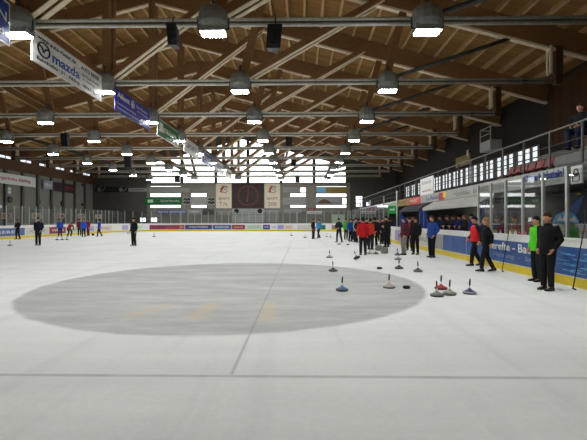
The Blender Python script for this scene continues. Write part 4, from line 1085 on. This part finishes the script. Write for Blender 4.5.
def build_pose(key):
    p = POSES[key]; fr = spine_frames(p); mats = {}
    root = thing('person', '', 'person')
    # body: trunk, neck, limbs, hands and head fused into one skin
    mb = MB()
    (q0, u, w0, t0), (q1, _, w1, t1), (q2, _, w2, t2), (q3, _, w3, t3) = fr
    hd = V(p['head'])
    rings = [ellr(q0 - t0 * .10, u, w0, .10, .085), ellr(q0 - t0 * .03, u, w0, .155, .108), ellr(q0 + t0 * .03, u, w0, .158, .108), ellr(q1, u, w1, .135, .098), ellr(q2, u, w2, .155, .112), ellr(q2 + (q3 - q2) * .6, u, w3, .165, .098), ellr(q3 - t3 * .02, u, w3, .09, .07), ellr(q3 + t3 * .01, u, w3, .058, .058)]
    hn = hd + Matrix.Rotation(p['hp'], 3, 'X') @ V((0, .03, -.07))
    rings.append(ellr(hn, u, w3, .054, .056)); mb.loft(rings)
    head_mesh(mb, hd, p['hp'])
    for s in 'LR':
        sg = 1 if s == 'L' else -1
        h, k, a = V(p['hip' + s]), V(p['knee' + s]), V(p['ank' + s])
        mb.tube([h + V((0, 0, .03)), h.lerp(k, .35), k, k.lerp(a, .3), a], [.088, .078, .056, .057, .038], 14, round_ends=True)
        f = Matrix.Rotation(p['foot' + s], 3, 'X') @ V((0, -1, 0))
        mb.tube([a + V((0, .03, -.02)), a + f * .06 + V((0, 0, -.035)), a + f * .14 + V((0, 0, -.05))], [.036, .036, .026], 10, round_ends=True)
        sh, e, w = V(p['sh' + s]), V(p['el' + s]), V(p['wr' + s])
        mb.tube([sh.lerp(q2, .25), sh, sh.lerp(e, .5), e, e.lerp(w, .35), w], [.05, .055, .048, .040, .038, .027], 12, round_ends=True)
        hand_mesh(mb, e, w, sg, V((-sg, -.25, 0)))
    mb.build('body', M_['skin'], root, remesh=.0095, sm=1)
    # jacket
    mb = MB()
    rings = [ellr(q0 - t0 * .13, u, w0, .185, .135), ellr(q0 - t0 * .02, u, w0, .195, .145), ellr(q1, u, w1, .180, .140), ellr(q2, u, w2, .196, .148), ellr(q2 + (q3 - q2) * .55, u, w3, .192, .13), ellr(q3 - t3 * .03, u, w3, .125, .092), ellr(q3 + t3 * .015, u, w3, .085, .080), ellr(q3 + t3 * .05, u, w3, .078, .076)]
    mb.loft(rings)
    for s in 'LR':
        sh, e, w = V(p['sh' + s]), V(p['el' + s]), V(p['wr' + s])
        mb.tube([sh.lerp(q2, .3), sh, sh.lerp(e, .5), e, e.lerp(w, .5), e.lerp(w, .97)], [.075, .078, .072, .064, .058, .048], 14, round_ends=False)
    mb.build('jacket', M_['ink'], root, remesh=.014, sm=3)
    # trousers
    mb = MB()
    mb.loft([ellr(q0 - t0 * .13, u, w0, .13, .11), ellr(q0 - t0 * .03, u, w0, .175, .128), ellr(q0 + t0 * .08, u, w1, .165, .122)])
    for s in 'LR':
        h, k, a = V(p['hip' + s]), V(p['knee' + s]), V(p['ank' + s])
        mb.tube([h + V((0, 0, .02)), h.lerp(k, .35), k, k.lerp(a, .35), a + (k - a) * .02], [.104, .096, .077, .074, .064], 14)
    mb.build('trousers', M_['ink'], root, remesh=.014, sm=2)
    for s in 'LR':
        a = V(p['ank' + s]); f = Matrix.Rotation(p['foot' + s], 3, 'X') @ V((0, -1, 0)); up = Matrix.Rotation(p['foot' + s], 3, 'X') @ V((0, 0, 1)); x = V((1, 0, 0))
        b = a - up * .082
        secs = [(-.085, .030, .075), (-.06, .042, .10), (0, .044, .10), (.07, .048, .075), (.14, .050, .055), (.19, .036, .045)]
        mb = MB().loft([[b + f * y + x * (-hw) , b + f * y + x * hw, b + f * y + x * hw + up * hh * .6, b + f * y + x * hw * .65 + up * hh, b + f * y - x * hw * .65 + up * hh, b + f * y - x * hw + up * hh * .6] for y, hw, hh in secs])
        mb.build('shoe', M_['shoe'], root, remesh=.01, sm=2)
    # vest (torso only), short hair, long hair, knitted cap: kept aside and added per person
    mb = MB(); mb.loft([ellr(q0 - t0 * .06, u, w0, .205, .155), ellr(q1, u, w1, .192, .152), ellr(q2, u, w2, .206, .158), ellr(q2 + (q3 - q2) * .55, u, w3, .203, .142), ellr(q3 - t3 * .02, u, w3, .12, .10)])
    vest = mb.build('vest', M_['red'], None, remesh=.014, sm=2)
    R = Matrix.Rotation(p['hp'], 3, 'X')
    mb = MB(); head_mesh(mb, hd + R @ V((0, .012, .018)), p['hp'], .10)
    def trim(mb, front, back):
        dead = []
        for v in mb.bm.verts:
            l = R.inverted() @ (v.co - hd)
            lim = back if l.y > .02 else front if l.y < -.045 else front + (back - front) * (l.y + .045) / .065
            if l.z < lim: l.z = lim; v.co = hd + R @ l
    trim(mb, .040, -.075); hair = mb.build('hair', M_['ink'], None, remesh=.010, sm=2)
    mb = MB(); head_mesh(mb, hd + R @ V((0, .014, .018)), p['hp'], .13); trim(mb, .05, -.10)
    mb.loft([ellr(hd + R @ V((0, y, z)), u, V((0, 1, 0)), a, b, 16) for y, z, a, b in ((.03, .02, .08, .075), (.05, -.08, .095, .065), (.075, -.17, .11, .055), (.09, -.26, .095, .04))])
    longhair = mb.build('hair', M_['ink'], None, remesh=.010, sm=2)
    mb = MB(); head_mesh(mb, hd + R @ V((0, .008, .026)), p['hp'], .14); trim(mb, .045, -.01)
    cap = mb.build('cap', M_['ink'], None, remesh=.010, sm=2)
    eyes = []
    for s in (1, -1):
        eyes.append(MB().ell(hd + R @ V((s * .032, -.083, .008)), (.011, .008, .007), 8, 6).build('eye', M_['ink'], None, True))
    bpy.context.view_layer.update()
    extra = dict(vest=vest, hair=hair, longhair=longhair, cap=cap, eye1=eyes[0], eye2=eyes[1])
    PM[key] = ([(c.name.split('.')[0], c.data) for c in root.children], {k: (o.name.split('.')[0], o.data) for k, o in extra.items()})
    for o in list(root.children) + list(extra.values()): bpy.data.objects.remove(o)
    bpy.data.objects.remove(root)
CL = {}
def cloth(c): return mat('cloth_%02x%02x%02x' % tuple(c), c, .8, var=.12, scale=9, spec=.2)
DARK, NAVYC, BLACKC = (30, 31, 34), (26, 32, 52), (21, 21, 23)
HAIRS = dict(brown=(64, 44, 30), dark=(30, 24, 20), blond=(150, 116, 76), grey=(120, 118, 114))
def person(label, loc, pose, face, jacket, trousers=DARK, head='dark', vest=None, height=1.75, long=False, cap=None, eyes=False, group='people'):
    """face: direction the figure looks, degrees; 0 = towards the camera, 90 = towards +X"""
    if pose not in PM: build_pose(pose)
    base, extra = PM[pose]; sc = height / 1.75
    t = thing('person', label, 'person', loc, group); t.rotation_euler = (0, 0, math.radians(face)); t.scale = (sc,) * 3
    items = list(base) + [extra['longhair' if long else 'hair']]
    if cap: items[-1] = extra['cap']
    if vest: items.append(extra['vest'])
    if eyes: items += [extra['eye1'], extra['eye2']]
    col = dict(jacket=jacket, trousers=trousers, hair=HAIRS[head], cap=cap, vest=vest)
    for nm, me in items:
        o = bpy.data.objects.new(nm, me); C.objects.link(o); o.parent = t
        if nm in col and col[nm]:
            o.material_slots[0].link = 'OBJECT'; o.material_slots[0].material = cloth(col[nm])
    return t
def G(px, py): 
    p = ground(px, py); return (p.x, p.y, 0)
def tob(px, X, z=0.0):
    p = at_x(px, 200, X); return (X, p.y, z)
# the four near the blue board
p1 = person('young man all in black with brown hair, standing by the blue board', (5.69, 9.62, 0), 'pockets', -66, BLACKC, (24, 24, 26), 'brown', height=1.77, eyes=True)
person('person in a bright green jacket half hidden behind the young man in black', (6.21, 10.98, 0), 'stand', -84, (88, 206, 38), (26, 28, 34), 'dark', height=1.70, eyes=True)
person('blonde woman in black walking beside the person in the red vest', G(487, 271.5), 'walk', -108, BLACKC, (24, 24, 26), 'blond', long=True, height=1.70, eyes=True)
person('person in a red vest and dark cap walking behind the blonde woman', (6.2, 14.75, 0), 'walk', -95, (34, 36, 42), (26, 26, 30), vest=(214, 40, 46), cap=(30, 30, 34), height=1.75, eyes=True)
person('man in a bright blue jacket standing near the white board, face turned to the ice', G(432, 257.5), 'pockets', -60, (42, 72, 140), (22, 23, 28), 'brown', height=1.80)
person('bareheaded man in black between the blue jacket and the grey trousers', G(415.5, 254.5), 'stand', -40, (30, 29, 28), (22, 22, 24), 'brown', height=1.72)
person('man in grey trousers, dark red jacket and blue cap', G(404, 255), 'pockets', -70, (82, 40, 48), (124, 124, 120), cap=(40, 50, 130), height=1.72)
person('person in a maroon jacket standing behind the grey trousers', G(409.5, 250.5), 'stand', -30, (120, 34, 46), (26, 26, 28), 'dark', height=1.72)
person('man in a scarlet jacket seen from behind among the dark group', G(363, 255), 'stand', 185, (190, 30, 38), (28, 28, 32), 'dark', height=1.74)
person('person in an orange-red jacket beside the man in scarlet', G(370.5, 249.5), 'stand', 130, (190, 54, 36), (28, 28, 32), 'dark', height=1.70)
person('man in dark clothes facing away next to the orange-red jacket', G(374.5, 248.5), 'behind', 170, (30, 27, 34), (26, 26, 30), 'dark', height=1.78)
person('tall man in black standing at the rear bag with folded arms', G(386.5, 247), 'crossed', -60, (24, 24, 28), (22, 22, 25), cap=(28, 28, 32), height=1.84)
person('dark clothed man behind the tall one, cap pulled down', G(382, 244), 'stand', 40, (32, 32, 40), DARK, cap=(50, 30, 34), height=1.74)
person('man in a dark navy coat standing apart in front of the green jacket', G(339, 242.3), 'wide', -40, (28, 34, 46), (26, 27, 30), cap=(30, 32, 30), height=1.74)
person('person in vivid green between the navy coat and the royal blue jacket', G(346, 239.5), 'stand', 20, (70, 160, 60), DARK, 'dark', height=1.74)
person('person in a royal blue jacket in the middle group', G(350.5, 241.5), 'stand', 30, (34, 70, 150), (24, 26, 40), 'dark', height=1.70)
person('person in a grey and white coat with dark cap in the middle group', G(355.5, 242), 'stand', 60, (150, 152, 150), (30, 30, 34), cap=(34, 32, 34), height=1.76)
person('person in black beside the grey and white coat', G(358.5, 242.5), 'behind', 150, (26, 26, 28), (24, 24, 26), 'dark', height=1.74)
person('person in a light blue jacket walking at the far end of the ice', G(318.8, 238.3), 'walk', -50, (64, 140, 190), (28, 32, 40), 'dark', height=1.72)
person('person in black standing next to the far light blue jacket', G(313.3, 239), 'stand', 60, (32, 30, 34), (30, 28, 30), cap=(40, 36, 36), height=1.72)
person('person in dark clothes bending slightly behind the man in scarlet', G(366.5, 246), 'behind', 20, (34, 32, 36), DARK, cap=(34, 34, 40), height=1.72)
person('person in dark teal between the royal blue and the grey white coat', G(353, 239.8), 'stand', 100, (26, 50, 58), DARK, 'dark', height=1.70)
person('person in a black jacket and red cap at the back of the group', G(361.8, 241), 'crossed', -30, (28, 28, 32), DARK, cap=(150, 40, 44), height=1.74)
person('person in dark brown at the back near the board, behind the tall man in black', G(377.5, 241.5), 'stand', -20, (52, 38, 34), DARK, 'dark', height=1.72)
person('person in charcoal standing close to the board beyond the silver column', G(388.5, 244.5), 'crossed', -70, (44, 44, 48), DARK, 'dark', height=1.74)
# far long side
person('man in navy with both hands in pockets, alone in front of a score sign', G(38.3, 245.3), 'pockets', 10, (26, 30, 50), (27, 28, 32), cap=(22, 22, 26), height=1.78)
person('man in black with legs apart close to the blue board advert', G(17.7, 239.4), 'wide', -20, (28, 28, 34), (28, 28, 32), 'dark', height=1.68)
person('player in blue standing beside the maroon board advert', G(60, 236.8), 'stand', 35, (42, 68, 156), (28, 32, 70), 'dark', height=1.72)
person('player in red and dark crouching to bowl near the maroon advert', G(69.5, 236.4), 'bent', 60, (150, 44, 44), (34, 34, 44), 'dark', height=1.74)
person('player in a dark red jacket behind the bright blue one', G(79.5, 235.8), 'stand', 30, (110, 40, 52), (34, 34, 40), 'dark', height=1.72)
person('player in bright blue in the middle of the group of three', G(83.7, 237), 'stand', 10, (40, 84, 190), (30, 34, 70), 'blond', height=1.72)
person('player in crimson on the far side of the group of three', G(88.2, 235.8), 'stand', -30, (140, 34, 52), (90, 34, 48), 'dark', height=1.72)
person('lone player in blue stepping beside a stock on the far long side', G(99.5, 236.4), 'walk', -75, (42, 70, 190), (28, 30, 50), 'dark', height=1.72)
person('lone man in black standing on the open ice before the corner boards', G(133.7, 245.6), 'stand', -25, (28, 28, 34), (26, 26, 30), 'dark', height=1.76)
# on the benches and stands
SY = at_x(581, 130, 8.3).y
tag(MB().box((7.95, SY - 1.6, GZ), (8.95, SY + .7, GZ + .5)).build('terrace_step', M_['concrete']), kind='structure')
tag(MB().box((8.46, SY - 1.2, GZ + .5), (8.8, SY + .5, GZ + .89)).build('gallery_bench', M_['timber_dark']), 'dark wooden bench under the seated spectator by the gallery railing', 'bench')
person('spectator in black sitting high on the gallery behind the railing', (8.32, SY, GZ + .5), 'sit', -62, (22, 22, 26), (26, 34, 60), 'brown', height=1.82)
bench = [(426.5, 7.6, (140, 74, 48), 'dark', None, 'bench player in rust brown beside the blue canopy post'), (432.5, 8.1, (30, 30, 34), 'brown', None, 'bench player in black right behind the man in bright blue'),
         (440, 7.75, (34, 44, 92), 'dark', None, 'bench player in navy blue behind the board under the white awning'), (447, 7.7, (30, 32, 40), 'dark', None, 'bench player in charcoal between navy and black capped players'),
         (453.5, 7.75, (26, 30, 54), 'dark', (24, 24, 28), 'bench player with a black cap behind the board'), (459.5, 7.7, (30, 42, 100), 'dark', None, 'bench player in dark blue beside the black capped one'),
         (465, 7.7, (50, 44, 44), 'blond', None, 'fair haired bench player in a dark coat behind the board'), (472, 7.6, (40, 66, 150), 'dark', (30, 30, 40), 'bench player in bright blue with a cap, behind the red vest'),
         (402, 7.5, (40, 56, 140), 'dark', (40, 56, 140), 'bench player in blue with a blue hood under the dark awning'), (407.8, 7.6, (36, 50, 130), 'dark', None, 'bench player in blue without a hood under the dark awning'), (413, 7.65, (40, 40, 60), 'brown', None, 'bench player in slate grey under the dark awning')]
for px, X, jc, hr, cp, lab in bench:
    loc = tob(px, X, .14 if 16 < at_x(px, 200, X).y < 31 else 0.0)
    person(lab, loc, 'crossed' if int(px) % 2 else 'stand', -90 + random.uniform(-25, 25), jc, DARK, hr, cap=cp, height=1.72)
for px, X, jc, cp, lab in ((506, 7.9, (60, 34, 44), (120, 90, 60), 'spectator with a tan hat in plum behind the glass screen'), (515, 7.7, (70, 60, 58), (110, 60, 48), 'spectator with a reddish hat in brown behind the glass screen'), (497, 8.2, (34, 32, 50), None, 'spectator in dark blue behind the glass by the blonde woman')):
    person(lab, tob(px, X), 'stand', -70, jc, DARK, 'dark', cap=cp, height=1.74)
crowd = [(365.5, 8.6, (40, 40, 46), 'dark', 'onlooker in charcoal behind the far board, first from the corner'), (370.5, 8.4, (90, 40, 44), 'dark', 'onlooker in dull red behind the far board'), (376, 8.3, (34, 36, 44), 'brown', 'onlooker in slate behind the far board, next to the dull red one'),
         (381, 8.2, (60, 60, 58), 'grey', 'grey haired onlooker behind the far board'), (386.5, 8.0, (30, 30, 36), 'dark', 'onlooker in black behind the board near the green sign'), (391, 8.1, (44, 54, 80), 'dark', 'onlooker in faded blue behind the board near the green sign')]
for px, X, jc, hr, lab in crowd: person(lab, tob(px, X), 'stand', -80 + random.uniform(-30, 30), jc, DARK, hr, height=1.74)

# ------------------------------------------------------------------ light and look
# unseen fill lights added under the gallery to brighten the benches
for y in (11.0, 17.0, 21.5, 27.0):
    l = bpy.data.lights.new('bench_fill_light', 'AREA'); l.shape = 'RECTANGLE'; l.size = .2; l.size_y = 1.4; l.energy = 24
    o = bpy.data.objects.new('bench_fill_light', l); C.objects.link(o); o.location = (8.5, y, 2.62)
# the same hall lamps on the two trusses above and behind the viewer
for y in (1.8, 7.9):
    for d in (-13.0, -6.5, 0.0, 6.45, 13.4):
        l = bpy.data.lights.new('hall_lamp_light', 'AREA'); l.shape = 'RECTANGLE'; l.size = .74; l.size_y = .48; l.energy = 150.0 * .34 * PI * NEARF * (1.7 if d > 5 else 1.0) * (1.0 if y > 5 else 0.15)
        o = bpy.data.objects.new('hall_lamp_light', l); C.objects.link(o); o.location = (HC + d, y, TH - .5)
w = bpy.data.worlds.new('world'); bpy.context.scene.world = w; w.use_nodes = True
w.node_tree.nodes['Background'].inputs[0].default_value = (0.7, 0.8, 0.95, 1); w.node_tree.nodes['Background'].inputs[1].default_value = 0.3
vs = bpy.context.scene.view_settings
bpy.context.scene.display_settings.display_device = 'sRGB'
vs.view_transform = 'Standard'; vs.look = 'None'; vs.gamma = 1.0; vs.use_curve_mapping = False
vs.exposure = -0.05
bpy.context.scene.cycles.max_bounces = 8
bpy.context.scene.cycles.diffuse_bounces = 4
bpy.context.scene.cycles.transparent_max_bounces = 24
bpy.context.scene.cycles.sample_clamp_indirect = 6.0
